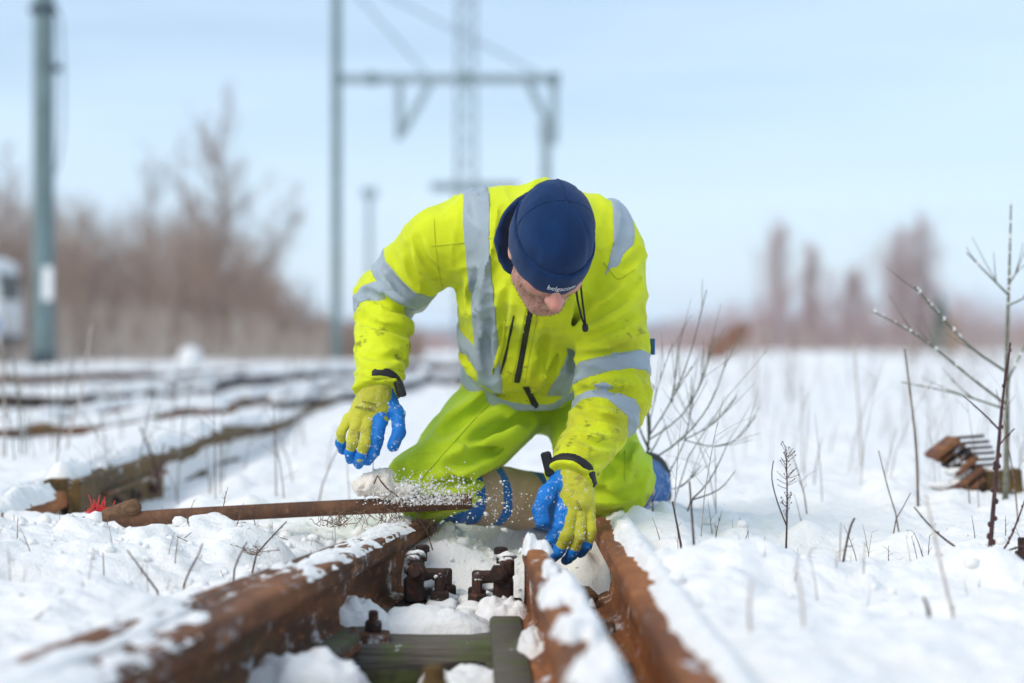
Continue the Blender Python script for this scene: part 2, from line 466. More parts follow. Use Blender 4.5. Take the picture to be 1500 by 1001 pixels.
ysL = [-2, 0, 1.2, 2.0, 2.6, 3.2, 3.7, 4.0, 4.25, 4.42, 4.52]
stL = [(xl_edge(y) - .038, y, RT + .002 * float(noise(y * 1.3, 3)), 1.08, 1) for y in ysL]
rail('left_rail', stL, M['rust'], 'thick rusty rail running from the lower left corner to the kneeling man')
stW = [(xw_edge(y) + .036, y, RT - .002, 1, 1) for y in (-1, .6, 1.6, 2.2, 2.7, 3.2, 3.6, 3.9)]
rail('wing_rail', stW, M['rust'], 'second rusty rail close along the outer side of the left rail, snow packed between')
ysR = [-2, 0, 1.5, 2.3, 3.0, 3.6, 4.1, 4.6, 5.2, 6.2]
stR = [(xr_edge(y) + .035, y, RT if y < 4.7 else RT - .03, 1, 1) for y in ysR]
rail('right_rail', stR, M['rust_orange'], 'orange-rusted rail passing under the man\'s knee, snow heaped along it')
ysM = [-2, 0, 1.5, 2.4, 3.0, 3.4, 3.7, 3.9, 4.0]
wfM = [1, 1, 1, .97, .9, .78, .58, .36, .18]
stM = [(xm_edge(y) + .033 * w, y, RT - .004 * (y > 3.8), w, 1) for y, w in zip(ysM, wfM)]
rail('point_blade', stM, M['rust_orange'], 'orange-rusted tapering point blade ending between the two rails')

cap_snow('snow_on_left_rail', stL[2:], 3, 'thin crusty snow lying on the thick left rail',
         lambda S, T, Y: -.10 + .16 * np.sin(Y * 9) + .42 * (1 - sm(2.2, 2.85, Y)) - .10 * T + .18 * sm(3.5, 3.8, Y), hmax=.007, wid=.038)
cap_snow('snow_on_wing_rail', stW[1:], 13, 'frosty snow on the outer wing rail at the lower left', lambda S, T, Y: -.22 + .3 * (1 - sm(2.3, 2.8, Y)) - .2 * T, hmax=.010)
cap_snow('snow_on_right_rail', stR[2:], 17, 'deep snow lying along the right rail',
         lambda S, T, Y: .30 + 1.1 * T - .5 * (1 - sm(-.9, -.3, T)), hmax=.017, shift=.006)
cap_snow('snow_on_point_blade', stM[1:], 29, 'round snow lumps sitting on the point blade',
         lambda S, T, Y: .45 * np.sin(Y * 17) + .35 * T + .15 - .7 * sm(3.25, 3.5, Y), hmax=.028, wid=.030)

# neighbouring track on the left
stA = [(-1.2, y, .028, 1, 1) for y in (2.2, 3.5, 5.22)]
rail('near_siding_rail', stA, M['rust_orange'], 'orange rail end in the snow at the left edge of the picture')
stB = [(-1.2 - .002 * max(0, y - 9) ** 1.7, y, .058 + (.05 * float(noise(y * .5, 5, 0, 8)) - .025) * float(sm(6.9, 7.8, y)), 1, 1) for y in [5.24, 6.2, 6.9] + [7.2 + .45 * k for k in range(18)] + [18, 24, 34]]
rb = rail('siding_rail', stB, M['rust_olive'], 'long brown siding rail with a heavy bolted side plate at the left')
mb = MB(); mb.box((-1.152, 5.86, -.020), (.036, 1.26, .148), bev=.005); mb.build('side_plate', M['rust_olive'], rb)
mb = MB(); mb.box((-1.126, 5.98, -.002), (.022, .95, .012), bev=.003); mb.build('plate_ledge', M['rust'], rb)
for k in range(4):
    mb = MB(); mb.lathe((-1.135, 5.4 + .28 * k, -.04), [(.017, 0), (.017, .014), (.010, .016), (.010, .026)], (1, 0, 0), 6); mb.build('bolt', M['rust_dark'], rb)
cap_snow('snow_on_siding_rail', stB[:6], 51, 'snow ridge on the brown siding rail at the left', lambda S, T, Y: .55 - .25 * T, hmax=.03)
cap_snow('snow_on_near_siding_rail', stA, 57, 'snow on the orange rail end at the left edge', lambda S, T, Y: .45 - .3 * T, hmax=.026)
# farther rails, partly drifted over
far_rails = [([(-3.6, 7.0), (-2.6, 9.4), (-1.95, 11.5), (-1.4, 14.5), (-.9, 19)], 'rusty rail curving through the snow just behind the side-plated siding rail'),
             ([(-5.2, 10.5), (-3.6, 13.5), (-2.6, 17), (-1.7, 23)], 'dark far rail half buried, second row behind the siding'),
             ([(-8.0, 15.5), (-5.0, 17.5), (-2.6, 21.5), (-.6, 29)], 'thin dark rail line far back near the white marker'),
             ([(-1.5, 12.5), (-.95, 15), (-.4, 20), (.1, 30)], 'far rusty rail seen below the man\'s raised hand'),
             ([(-3.3, 8.0), (-2.3, 8.6), (-1.35, 9.6)], 'short dark rail piece left of the siding rail bend'),
             ([(-6.5, 12.2), (-4.6, 12.6), (-3.0, 13.6), (-2.2, 15)], 'broken dark rail line at the left edge, middle distance'),
             ([(-9.5, 19), (-6.5, 19.6), (-3.8, 21)], 'faint rail line close before the thick pole')]
for q, (pts, lab) in enumerate(far_rails):
    P_ = np.array(pts); tq = np.linspace(0, len(P_) - 1, 9 * len(P_)); X_ = np.interp(tq, range(len(P_)), P_[:, 0]); Y_ = np.interp(tq, range(len(P_)), P_[:, 1])
    st = [(x, y, gz(x, y) + .040 + .004 * (y - 8) + .050 * float(noise(y * .33 + 7 * q, x * .2, 0, 3)), 1, 1) for x, y in zip(X_, Y_)]
    rail('far_rail', st, M['rust_dark' if q % 2 else 'rust'], lab)
    cap_snow('snow_on_far_rail', [(a_[0], a_[1], a_[2]) for a_ in st], 60 + q, 'snow lying on the ' + lab, lambda S, T, Y: .5 - .2 * T, hmax=.04, step=.03)

# ================================================================== SLEEPERS AND IRONWORK IN THE DUG-OUT
def timber(name, c, size, rot, mat, label, cat='sleeper', tilt=0.0, seed=0):
    ca, sa = math.cos(rot), math.sin(rot)
    ax = [(ca, sa, tilt), (-sa, ca, 0), (0, 0, 1)]
    mb = MB(); mb.box(c, size, ax, bev=.006)
    o = obj(name, np.array(mb.v) - np.array(c), mb.f, mat); o.location = c
    return tag(o, label, cat)
timber('sleeper', (-.11, 3.66, -.185), (.74, .25, .13), .02, M['wood'], 'mossy wooden sleeper crossing between the rails, snow along its back half')
timber('sleeper', (-.14, 3.02, -.190), (.95, .25, .13), -.02, M['wood_dark'], 'dark wet sleeper at the bottom edge, behind the wooden peg')
timber('sleeper', (-.10, 4.12, -.185), (.60, .24, .13), .0, M['wood'], 'mossy sleeper end below the iron chairs near the man\'s knee')
timber('sleeper', (-.14, 2.42, -.190), (1.1, .25, .13), .03, M['wood_dark'], 'nearest sleeper, below the bottom edge')
timber('side_plank', (.005, 3.05, -.120), (.062, 1.72, .030), .022, M['wood'], 'narrow mossy plank lying along the point blade', 'plank')
timber('side_plank', (-.335, 3.36, -.118), (.075, 1.1, .034), -.136, M['wood'], 'mossy plank lying along the foot of the left rail', 'plank')
timber('wood_block', (.125, 4.00, -.085), (.085, .10, .022), .1, M['handle'], 'small brown wood block beside the right rail below the glove', 'wood block', tilt=-.1)
timber('wood_block', (.135, 3.55, -.125), (.07, .32, .05), .02, M['wood'], 'green wood block between point blade and right rail', 'wood block')
timber('old_sleeper', (-1.05, 3.70, -.075), (.68, .15, .10), .0, M['wood_dark'], 'dark sleeper end showing in a gap in the snow at the far left')
for nm, x, y, zz in (('ballast', 0, 0, 0),):
    mb = MB()
    for k in range(150):
        y = random.uniform(2.3, 4.2); x = random.uniform(xl_edge(y) + .0, xr_edge(y)); r = random.uniform(.012, .03)
        mb.blob((x, y, -.185 + random.uniform(0, .035)), r, k, (6, 4), .5, (1, 1, .7))
    tag(mb.build('ballast_stones', M['ballast'], None, True), 'dark ballast stones showing between the sleepers', 'ballast', kind='stuff')

def hexnut(mb, c, r, h, axis=(0, 0, 1)):
    mb.lathe(c, [(r * .9, 0), (r, h * .12), (r, h * .85), (r * .82, h)], axis, 6)

def rail_chair(x, y, rot, flip, label):
    z0 = -.128; o = empty('rail_chair', (x, y, z0), label, 'rail chair', 'iron rail chairs')
    ca, sa = math.cos(rot), math.sin(rot); ax = [(ca, sa, 0), (-sa, ca, 0), (0, 0, 1)]
    def L(u, v, w): return np.array([x + ca*u*flip - sa*v, y + sa*u*flip + ca*v, z0 + w])
    mb = MB(); mb.box(L(0, 0, .012), (.125, .17, .024), ax, .004); mb.build('base_plate', M['rust_dark'], o)
    mb = MB(); mb.box(L(-.022, 0, .052), (.040, .135, .058), ax, .008); mb.box(L(-.030, 0, .098), (.028, .100, .040), ax, .007); mb.build('jaw_block', M['rust_dark'], o)
    for v in (-.05, .045):
        mb = MB(); hexnut(mb, L(.030, v, .024), .021, .026); mb.lathe(L(.030, v, .05), [(.011, 0), (.011, .030), (.008, .034)], n=10); mb.build('bolt', M['rust_dark'], o)
    mb = MB(); hexnut(mb, L(-.012, -.055, .088), .020, .03, (-ax[1][0], -ax[1][1], .15)); mb.lathe(L(-.012, -.072, .088), [(.010, 0), (.010, .03)], (-ax[1][0], -ax[1][1], .15), 8); mb.build('cross_bolt', M['rust_dark'], o)
    mb = MB(); mb.box(L(.012, -.01, .078), (.05, .045, .022), [ax[0], ax[1], (0.25, 0, 1)], .005); mb.build('clip', M['rust_dark'], o)
    mb = MB(); mb.lathe(L(-.018, .03, .10), [(.009, 0), (.009, .018), (.014, .019), (.014, .030), (.010, .033)], n=8); mb.build('stud', M['rust_dark'], o)
    mb = MB()
    for k, (u_, v_, w_, r_) in enumerate(((.03, .0, .026, .026), (-.03, .02, .116, .014), (-.028, -.035, .114, .010), (.045, .07, .026, .022), (-.005, .075, .026, .026), (.03, -.05, .078, .009), (.04, -.085, .022, .024), (.0, -.03, .060, .016))):
        mb.blob(L(u_, v_, w_), r_, k + int(y * 9), (10, 7), .55, (1.25, 1.25, .6))
    tag(mb.build('snow_lump', M['snow_clean'], o, True), kind='stuff')
    return o
rail_chair(-.168, 4.03, -.12, 1, 'dark iron chair with bolts, clamped to the inside of the left rail')
rail_chair(-.040, 3.99, .02, -1, 'dark iron chair with upright bolt beside the tip of the point blade')
def screw(x, y, top, label):
    o = empty('sleeper_screw', (x, y, -.125), label, 'screw')
    mb = MB(); mb.lathe((x, y, -.13), [(.014, 0), (.014, top + .13 - .03)], n=12); mb.build('shank', M['rust_olive'], o)
    mb = MB(); mb.lathe((x, y, top - .03), [(.020, 0), (.021, .004), (.017, .010), (.016, .028), (.012, .031)], n=12); mb.build('head', M['rust_olive'], o)
screw(-.112, 2.86, -.045, 'short olive screw head standing at the bottom edge between the rails')
def rail_clip(x, y, s, label):
    o = empty('rail_clip', (x, y, -.125), label, 'rail clip', 'rail clips along the near rails')
    mb = MB(); mb.box((x, y, -.113), (.075, .085, .018), [(1, .05 * s, -.12 * s), (-.05 * s, 1, 0), (.12 * s, 0, 1)], .003); mb.build('clip_plate', M['rust'], o)
    mb = MB(); hexnut(mb, (x + .008 * s, y, -.104), .017, .020); mb.lathe((x + .008 * s, y, -.085), [(.009, 0), (.009, .016), (.006, .019)], n=8); mb.build('bolt', M['rust_dark'], o)
for i, y in enumerate((2.75, 3.14, 3.60)):
    w = ('nearest', 'middle', 'farthest')[i]
    rail_clip(xl_edge(y) + .035, y, 1, w + ' rusty clip at the foot of the left rail')
    rail_clip(xr_edge(y) - .030, y + .05, -1, w + ' rusty clip at the foot of the right rail')
timber('loose_batten', (-.19, 3.36, -.150), (.30, .055, .04), .35, M['wood_dark'], 'loose dark batten lying askew between the near sleepers', 'batten')
timber('loose_batten', (-.10, 3.86, -.142), (.24, .05, .035), -.25, M['wood'], 'short grey batten below the two iron chairs', 'batten')
# snow heaps lying on the sleepers (lumpy, uneven)
def snow_heap(c, size, seed, label):
    k = 26; u = np.linspace(-1, 1, k); U, V = np.meshgrid(u, u, indexing='ij')
    rr = np.sqrt(U**2 + V**2) * (1 + .35 * fbm(U * 1.6 + seed, V * 1.6, oct=2, seed=seed))
    h = np.clip(1 - rr ** 2.2, -.25, 1); h = np.where(h > 0, h ** .55, h) * (1 + .6 * fbm(U * 3.2, V * 3.2 + seed, oct=3, seed=seed + 2))
    h = np.minimum(h, (1 - np.maximum(np.abs(U), np.abs(V))) * 5 - .35)
    v = np.stack([c[0] + U * size[0], c[1] + V * size[1], c[2] + h * size[2]], -1).reshape(-1, 3)
    q = np.arange(k * k).reshape(k, k); f = np.stack([q[:-1, :-1], q[1:, :-1], q[1:, 1:], q[:-1, 1:]], -1).reshape(-1, 4)
    return tag(obj('snow_heap', v, f, M['snow_clean']), label, 'snow', kind='stuff')
for i, (c, s, l) in enumerate([((-.145, 3.75, -.120), (.115, .085, .036), 'lumpy snow on the mossy sleeper between the rails'),
                               ((-.29, 3.72, -.112), (.07, .10, .045), 'snow heap against the foot of the left rail'),
                               ((-.33, 3.08, -.125), (.12, .13, .055), 'snow heap at the bottom edge beside the left rail'),
                               ((-.02, 3.86, -.120), (.06, .06, .04), 'small snow heap beside the point blade tip'),
                               ((.035, 3.42, -.106), (.030, .10, .025), 'snow on the plank beside the point blade'),
                               ((.12, 3.78, -.12), (.05, .12, .05), 'snow lumps between the point blade and the right rail'),
                               ((-.08, 3.30, -.165), (.09, .06, .04), 'snow lying between the two dark sleepers'),
                               ((-.10, 2.80, -.13), (.14, .08, .03), 'snow behind the peg at the bottom edge'),
                               ((.14, 3.2, -.13), (.05, .12, .06), 'snow in the dark gap beside the right rail')]):
    snow_heap(c, s, 11 + i * 7, l)

# ================================================================== BACKGROUND: MASTS
D1 = 28.0; p = W(64, 540, D1); bx, by = p[0], p[1]; bz = gz(bx, by)
o = empty('steel_pole', (bx, by, bz), 'thick grey-green pole with a dark foot and white plate at the left', 'pole')
mb = MB(); mb.lathe((bx, by, bz + .0), [(.155, .0), (.152, .3), (.150, 2), (.140, 7.6), (.10, 7.65)], n=20); mb.build('shaft', M['pole'], o, True)
mb = MB(); mb.lathe((bx, by, bz - .1), [(.168, 0), (.168, .40), (.158, .42)], n=20); mb.build('foot', M['pole_dark'], o)
mb = MB(); mb.lathe((bx, by, bz + 5.08), [(.15, 0), (.20, .02), (.20, .10), (.15, .12)], n=20); mb.build('collar', M['pole_dark'], o)
mb = MB(); mb.box((bx + .09, by - .155, bz + 1.28), (.13, .02, .47), bev=.004); mb.build('number_plate', M['white'], o)
mb = MB(); mb.tube([(bx + .12, by - .1, bz + 5.2), (bx + .26, by - .1, bz + 5.0), (bx + .30, by - .1, bz + 4.2), (bx + .29, by - .1, bz + 3.4), (bx + .22, by - .1, bz + 2.9), (bx + .14, by - .1, bz + 2.8)], .014, 6)
mb.box((bx + .2, by - .1, bz + 4.3), (.14, .05, .10)); mb.build('cable', M['pole_dark'], o)

D2 = 44.0; p = W(493, 525, D2); bx, by = p[0], p[1]; bz = gz(bx, by) - .05
o = empty('catenary_gantry', (bx, by, bz), 'slim green catenary post with a long horizontal arm above the man', 'gantry')
q = lambda px, py: W(px, py, D2)
mb = MB(); mb.box((bx, by, bz + 4.6), (.20, .20, 9.2), bev=.02); mb.build('post', M['pole'], o)
mb = MB(); a, b = q(493, 116), q(820, 116); mb.box((a + b) / 2, (b[0] - a[0], .16, .20), bev=.02); mb.build('arm', M['pole_pale'], o)
for x in (493, 545, 683, 812):
    mb = MB(); mb.box(q(x, 116) + np.array([0, -.02, 0]), (.22, .22, .27), bev=.02); mb.build('clamp', M['pole'], o)
for x, y0, y1 in ((585, 118, 205), (812, 118, 212)):
    mb = MB(); a, b = q(x, y0), q(x, y1); mb.box((a + b) / 2, (.17, .14, a[2] - b[2])); mb.build('drop_bracket', M['pole_pale'], o)
for a, b, nm in ((q(632, 118), q(590, 195), 'brace'), (q(772, 118), q(810, 195), 'brace'), (q(625, 108), q(493, -41), 'tie_rod'), (q(790, 108), q(493, -45), 'tie_rod')):
    mb = MB(); mb.tube([a, b], .085 if nm == 'brace' else .028, 8); mb.build(nm, M['pole_pale'], o)

def lattice(px, D, w, h, label, arm=None):
    p = W(px, 520, D); bx, by = p[0], p[1]; bz = -.1
    o = empty('lattice_mast', (bx, by, bz), label, 'mast'); c = [(-1, -1), (1, -1), (1, 1), (-1, 1)]
    for i, j in c:
        mb = MB(); mb.tube([(bx + i*w/2, by + j*w/2, bz), (bx + i*w/2*.8, by + j*w/2*.8, bz + h)], .045, 5); mb.build('leg', M['pole_pale'], o)
    mb = MB(); n = int(h / w / 1.1)
    for k in range(n):
        z0, z1 = bz + h * k / n, bz + h * (k + 1) / n
        for e in range(4):
            (i, j), (i2, j2) = c[e], c[(e + 1) % 4]
            if k % 2: (i, j), (i2, j2) = (i2, j2), (i, j)
            mb.tube([(bx + i*w/2*.92, by + j*w/2*.92, z0), (bx + i2*w/2*.92, by + j2*w/2*.92, z1)], .028, 4)
    tag(mb.build('lattice_bars', M['pole_pale'], o), kind='stuff')
    if arm:
        a, b = W(arm[0], arm[2], D), W(arm[1], arm[2], D); mb = MB(); mb.box((a + b) / 2 + np.array([0, -w, 0]), (b[0] - a[0], .18, .28), bev=.03); mb.build('cross_arm', M['pole_pale'], o)
    return o
lattice(683, 62, .62, 15, 'tall pale lattice mast rising behind the man', (632, 760, 276))
lattice(452, 150, .7, 5.2, 'low faint lattice mast beyond the thicket')
for px, D, ht, aw, lab in ((800, 60, 7.1, 0, 'plain pale post under the right end of the gantry arm'), (541, 105, 8.6, .9, 'faint distant post with a short head between the gantry and the man')):
    p = W(px, 520, D); o = empty('distant_post', (p[0], p[1], -.1), lab, 'post')
    mb = MB(); mb.box((p[0], p[1], ht / 2 - .1), (.30, .30, ht), bev=.03); mb.build('shaft', M['pole_pale'], o)
    mb = MB(); mb.box((p[0], p[1], ht - .35), (.42 + aw * .5, .34, .55), bev=.04); mb.build('head', M['pole_pale'], o)

# ------------------------------------------------------------------ trackside marker and van
p = W(279, 548, 22.0); bz = gz(p[0], p[1]); o = empty('trackside_marker', (p[0], p[1], bz), 'small white round-topped marker on an orange base by the far track', 'marker')
mb = MB(); mb.lathe((p[0], p[1], bz - .02), [(.10, 0), (.09, .03), (.085, .15)], n=14); mb.build('base', m_simple('faded_orange_paint', (.62, .36, .20), .6), o)
mb = MB(); mb.lathe((p[0], p[1], bz + .13), [(.12, 0), (.135, .03), (.135, .13), (.12, .19), (.075, .235), (.02, .25)], n=16); mb.build('cap', M['white'], o, True)

def van(right_px, D):
    x1 = W(right_px, 500, D)[0]; y = D; z = gz(x1, y)
    o = empty('parked_van', (x1 - 2.5, y, z), 'white van with a blue lower stripe, cut off by the left edge', 'van')
    prof = [(-5.1, .45), (-5.1, .95), (-4.55, 1.12), (-3.95, 1.72), (-3.55, 2.0), (-.35, 2.08), (-.12, 1.98), (0, 1.45), (0, .42)]
    v = [(x1 + a, y + s, z + b) for s in (-.95, .95) for a, b in prof]; n = len(prof)
    f = [tuple(range(n)), tuple(range(2*n - 1, n - 1, -1))] + [(k, k + n, (k+1) % n + n, (k+1) % n) for k in range(n)]
    obj('body', v, f, M['white'], o, False)
    gl = m_simple('dark_teal_window_glass', (.02, .06, .07), .1, .1)
    for a, b in ((-4.35, -3.55), (-3.45, -2.45), (-2.35, -1.3), (-1.2, -.2)):
        mb = MB(); mb.box((x1 + (a + b) / 2, y - .952, z + 1.52), (b - a, .012, .5), bev=.004); mb.build('side_window', gl, o)
    mb = MB(); mb.box((x1 - 2.2, y - .955, z + .78), (4.4, .014, .28), bev=.004); mb.build('side_stripe', m_simple('blue_van_stripe', (.10, .22, .60), .4), o)
    mb = MB(); mb.box((x1 + .002, y, z + 1.5), (.012, 1.5, .5), bev=.004); mb.build('rear_window', gl, o)
    mb = MB(); mb.box((x1 + .03, y, z + .48), (.12, 1.86, .2), bev=.03); mb.build('bumper', M['black'], o)
    for a in (-4.1, -.85):
        for s in (-.9, .9):
            mb = MB(); mb.lathe((x1 + a, y + s - .1, z + .33), [(.30, 0), (.335, .03), (.335, .17), (.30, .2)], (0, 1, 0), 20); w_ = mb.build('wheel', M['black'], o)
            mb = MB(); mb.lathe((x1 + a, y + s - (.112 if s < 0 else -.1), z + .33), [(.19, 0), (.17, .012)], (0, 1, 0), 16); mb.build('rim', M['pole_pale'], w_)
van(15, 38.0)

# ================================================================== BACKGROUND: TREES
def sticks(name, P0, P1, r0, r1, mat, parent=None, n=3):
    """many thin tapered twigs as one mesh"""
    P0, P1 = np.asarray(P0, float), np.asarray(P1, float); r0 = np.broadcast_to(r0, len(P0)); r1 = np.broadcast_to(r1, len(P0))
    t = P1 - P0; t /= np.linalg.norm(t, axis=1, keepdims=True) + 1e-9
    ref = np.where(np.abs(t[:, 2:3]) < .9, [[0, 0, 1.0]], [[1.0, 0, 0]]); a = np.cross(t, ref); a /= np.linalg.norm(a, axis=1, keepdims=True); b = np.cross(a, t)
    v = np.zeros((len(P0), 2 * n, 3))
    for k in range(n):
        th = 2 * math.pi * k / n; d = math.cos(th) * a + math.sin(th) * b
        v[:, k] = P0 + d * r0[:, None]; v[:, n + k] = P1 + d * r1[:, None]
    base = np.arange(len(P0))[:, None, None] * 2 * n
    f = np.array([[k, (k+1) % n, n + (k+1) % n, n + k] for k in range(n)])[None] + base
    return obj(name, v.reshape(-1, 3), f.reshape(-1, 4), mat, parent)

def grow(base, h, spread, seed, levels=3, up=.75, nb=(16, 7, 5), lean=(0, 0), start=.12, rfac=.012):
    """segments of a bare tree: returns trunk points and (P0,P1,r0,r1) twigs"""
    g = np.random.default_rng(seed); base = np.array(base, float); trunk = []; N = 9
    for i in range(N + 1):
        t = i / N; trunk.append(base + np.array([lean[0]*t*t*h + .02*h*g.normal()*t, lean[1]*t*t*h + .02*h*g.normal()*t, h*t]))
    segs = []
    def br(p, d, L, r, lev):
        k = 3; q = p
        for i in range(k):
            d2 = d + g.normal(0, .14, 3) + np.array([0, 0, .10 * up]); d2 /= np.linalg.norm(d2); e = q + d2 * L / k
            segs.append((q, e, r * (1 - i / k * .6), r * (1 - (i + 1) / k * .6)))
            if lev < levels and L > .055 * h:
                for _ in range(max(1, nb[min(lev, len(nb)-1)] // k)):
                    s = g.uniform(0, 1); dd = d2 + g.normal(0, .55, 3); dd[2] += .25 * up; dd /= np.linalg.norm(dd)
                    br(q + (e - q) * s, dd, L * g.uniform(.35, .6), r * .5, lev + 1)
            q = e; d = d2
    for i in range(nb[0] * 2):
        t = start + (1 - start) * (i + g.uniform(0, 1)) / (nb[0] * 2); j = min(int(t * N), N - 1); p = trunk[j] + (trunk[j+1] - trunk[j]) * (t * N - j)
        az = g.uniform(0, 2 * math.pi); d = np.array([math.cos(az), math.sin(az), up * g.uniform(.6, 1.5)]); d /= np.linalg.norm(d)
        L = (spread * (1 - t) ** .8 * g.uniform(.5, 1.25) + .045 * h) * g.uniform(.6, 1.15)
        br(p, d, L, max(.006, rfac * h * .35 * (1 - t) + .008), 1)
    return trunk, segs

def tree(name, px, top, base_py, D, spread_px, seed, mat, label, up=.8, lean=(0, 0), nb=(14, 6, 4), start=.1, cat='tree', group=None, levels=3, thick=.6):
    p = W(px, base_py, D); z0 = gz(p[0], p[1]) - .05; h = CAM_H - (top - 500.5) / FPX * D - z0
    o = empty(name, (p[0], p[1], z0), label, cat, group)
    tr, segs = grow((p[0], p[1], z0), h, spread_px / FPX * D, seed, levels, up, nb, lean, start)
    mb = MB(); mb.tube(tr, [max(.008, .011 * h * (1 - i / 9.6)) for i in range(len(tr))], 7); mb.build('trunk', M['bark'], o, True)
    A = np.array([s[0] for s in segs]); B = np.array([s[1] for s in segs]); r0 = np.array([s[2] for s in segs]) * thick; r1 = np.array([s[3] for s in segs]) * thick
    sticks('crown', A, B, np.maximum(r0, .007 * thick), np.maximum(r1, .005 * thick), mat, o)
    return o
tree('birch_tree', 325, 125, 525, 52, 88, 3, M['twigs_far'], 'tallest bare tree with a pointed crown above the left thicket', 1.0, (0.0, 0), (34, 9, 6), .1)
tree('bare_tree', 222, 215, 525, 55, 81, 5, M['twigs_far'], 'bare tree between the thick pole and the tallest tree', .8, (0, 0), (22, 9, 6))
tree('bare_tree', 268, 200, 525, 57, 68, 8, M['twigs_far'], 'slender bare tree just left of the tallest tree', .9, (0, 0), (18, 9, 6))
tree('bare_tree', 372, 268, 525, 54, 81, 9, M['twigs_far'], 'bare tree leaning right, right of the tallest tree', .6, (.28, 0), (22, 9, 6))
tree('bare_tree', 18, 205, 525, 50, 85, 12, M['twigs_far'], 'bare tree left of the thick pole at the picture edge', .8, (-.05, 0), (20, 9, 6))
tree('bare_tree', 130, 285, 525, 48, 76, 14, M['twigs_far'], 'low bushy bare tree just right of the thick pole', .7, (0, 0), (22, 9, 6), .05)
tree('poplar_tree', 1140, 317, 522, 85, 76, 21, M['twigs_pink'], 'narrow pinkish bare tree, leftmost of those at the right', 1.6, (0, 0), (32, 9, 6), .03, thick=.55)
tree('poplar_tree', 1186, 354, 522, 85, 67, 22, M['twigs_pink'], 'shorter pinkish bare tree, second from left at the right', 1.6, (0, 0), (30, 9, 6), .03, thick=.55)
tree('poplar_tree', 1249, 404, 522, 88, 94, 23, M['twigs_pink'], 'smallest pinkish bare tree in the gap at the right', 1.4, (0, 0), (26, 9, 6), .03, thick=.55)
tree('poplar_tree', 1318, 337, 522, 85, 94, 24, M['twigs_pink'], 'wide pinkish bare tree, left one of the right pair', 1.5, (0, 0), (34, 9, 6), .03, thick=.55)
tree('poplar_tree', 1346, 322, 522, 86, 90, 25, M['twigs_pink'], 'tallest pinkish bare tree, right one of the right pair', 1.6, (0, 0), (34, 9, 6), .03, thick=.55)

def thicket(name, pxs, tops, D0, D1, n, mat, label, seed, r=.011, hfac=(.45, 1.0)):
    g = np.random.default_rng(seed); P0 = []; P1 = []; A = []; B = []
    D = g.uniform(D0, D1, n); px = g.uniform(pxs[0], pxs[-1], n); x = (px - 750) / FPX * D
    top = np.interp(px, pxs, tops); H = (CAM_H - (top - 500.5) / FPX * D) * g.uniform(hfac[0], hfac[1], n)
    b = np.stack([x, D, np.full(n, -.1)], -1)
    for k in range(3):                                                  # a stem of three joints with side twigs
        d = np.stack([g.normal(0, .16, n), g.normal(0, .16, n), np.ones(n)], -1) * (H / 3)[:, None]; e = b + d
        P0.append(b); P1.append(e); A.append(np.full(n, r * (1.5 - .4*k))); B.append(np.full(n, r * (1.1 - .4*k)))
        for _ in range(4):
            s = g.uniform(0, 1, (n, 1)); c = b + d * s; az = g.uniform(0, 6.28, n); L = H * g.uniform(.10, .28, n)
            t = np.stack([np.cos(az) * .7, np.sin(az) * .7, g.uniform(.3, 1.1, n)], -1) * L[:, None]
            P0.append(c); P1.append(c + t); A.append(np.full(n, r * .7)); B.append(np.full(n, r * .3))
        b = e
    o = sticks(name, np.concatenate(P0), np.concatenate(P1), np.concatenate(A), np.concatenate(B), mat)
    return tag(o, label, 'thicket', kind='stuff')
thicket('thicket', [-400, 0, 90, 150, 210, 300, 350, 400, 450, 500, 620], [300, 300, 315, 325, 335, 320, 350, 400, 445, 465, 480], 44, 58, 3600, M['twigs_far'], 'dense brown leafless thicket along the left background', 31, hfac=(.25, 1.12))
thicket('thicket', [480, 640, 900, 1090, 1200, 1400, 1500, 1900], [478, 482, 485, 440, 440, 425, 455, 460], 82, 100, 3200, M['twigs_pink'], 'low pale leafless scrub along the right background', 32, .014, (.2, 1.1))
thicket('snowy_scrub', [-400, 0, 200, 480], [425, 430, 440, 470], 36, 43, 650, M['twig_frost'], 'frosted low scrub in front of the brown thicket', 33, .009, (.15, 1.15))

thicket('snowy_scrub', [1040, 1100, 1200, 1350, 1500, 1900], [505, 470, 482, 462, 470, 470], 26, 46, 420, M['twig_frost'], 'pale frosted scrub in the right middle distance', 34, .006, (.2, 1.1))
thicket('snowy_scrub', [600, 900, 1000, 1100, 1500, 1900], [500, 500, 498, 486, 490, 490], 14, 26, 150, M['twig_brown'], 'sparse brown scrub stalks in the right middle distance', 35, .003, (.3, 1.1))
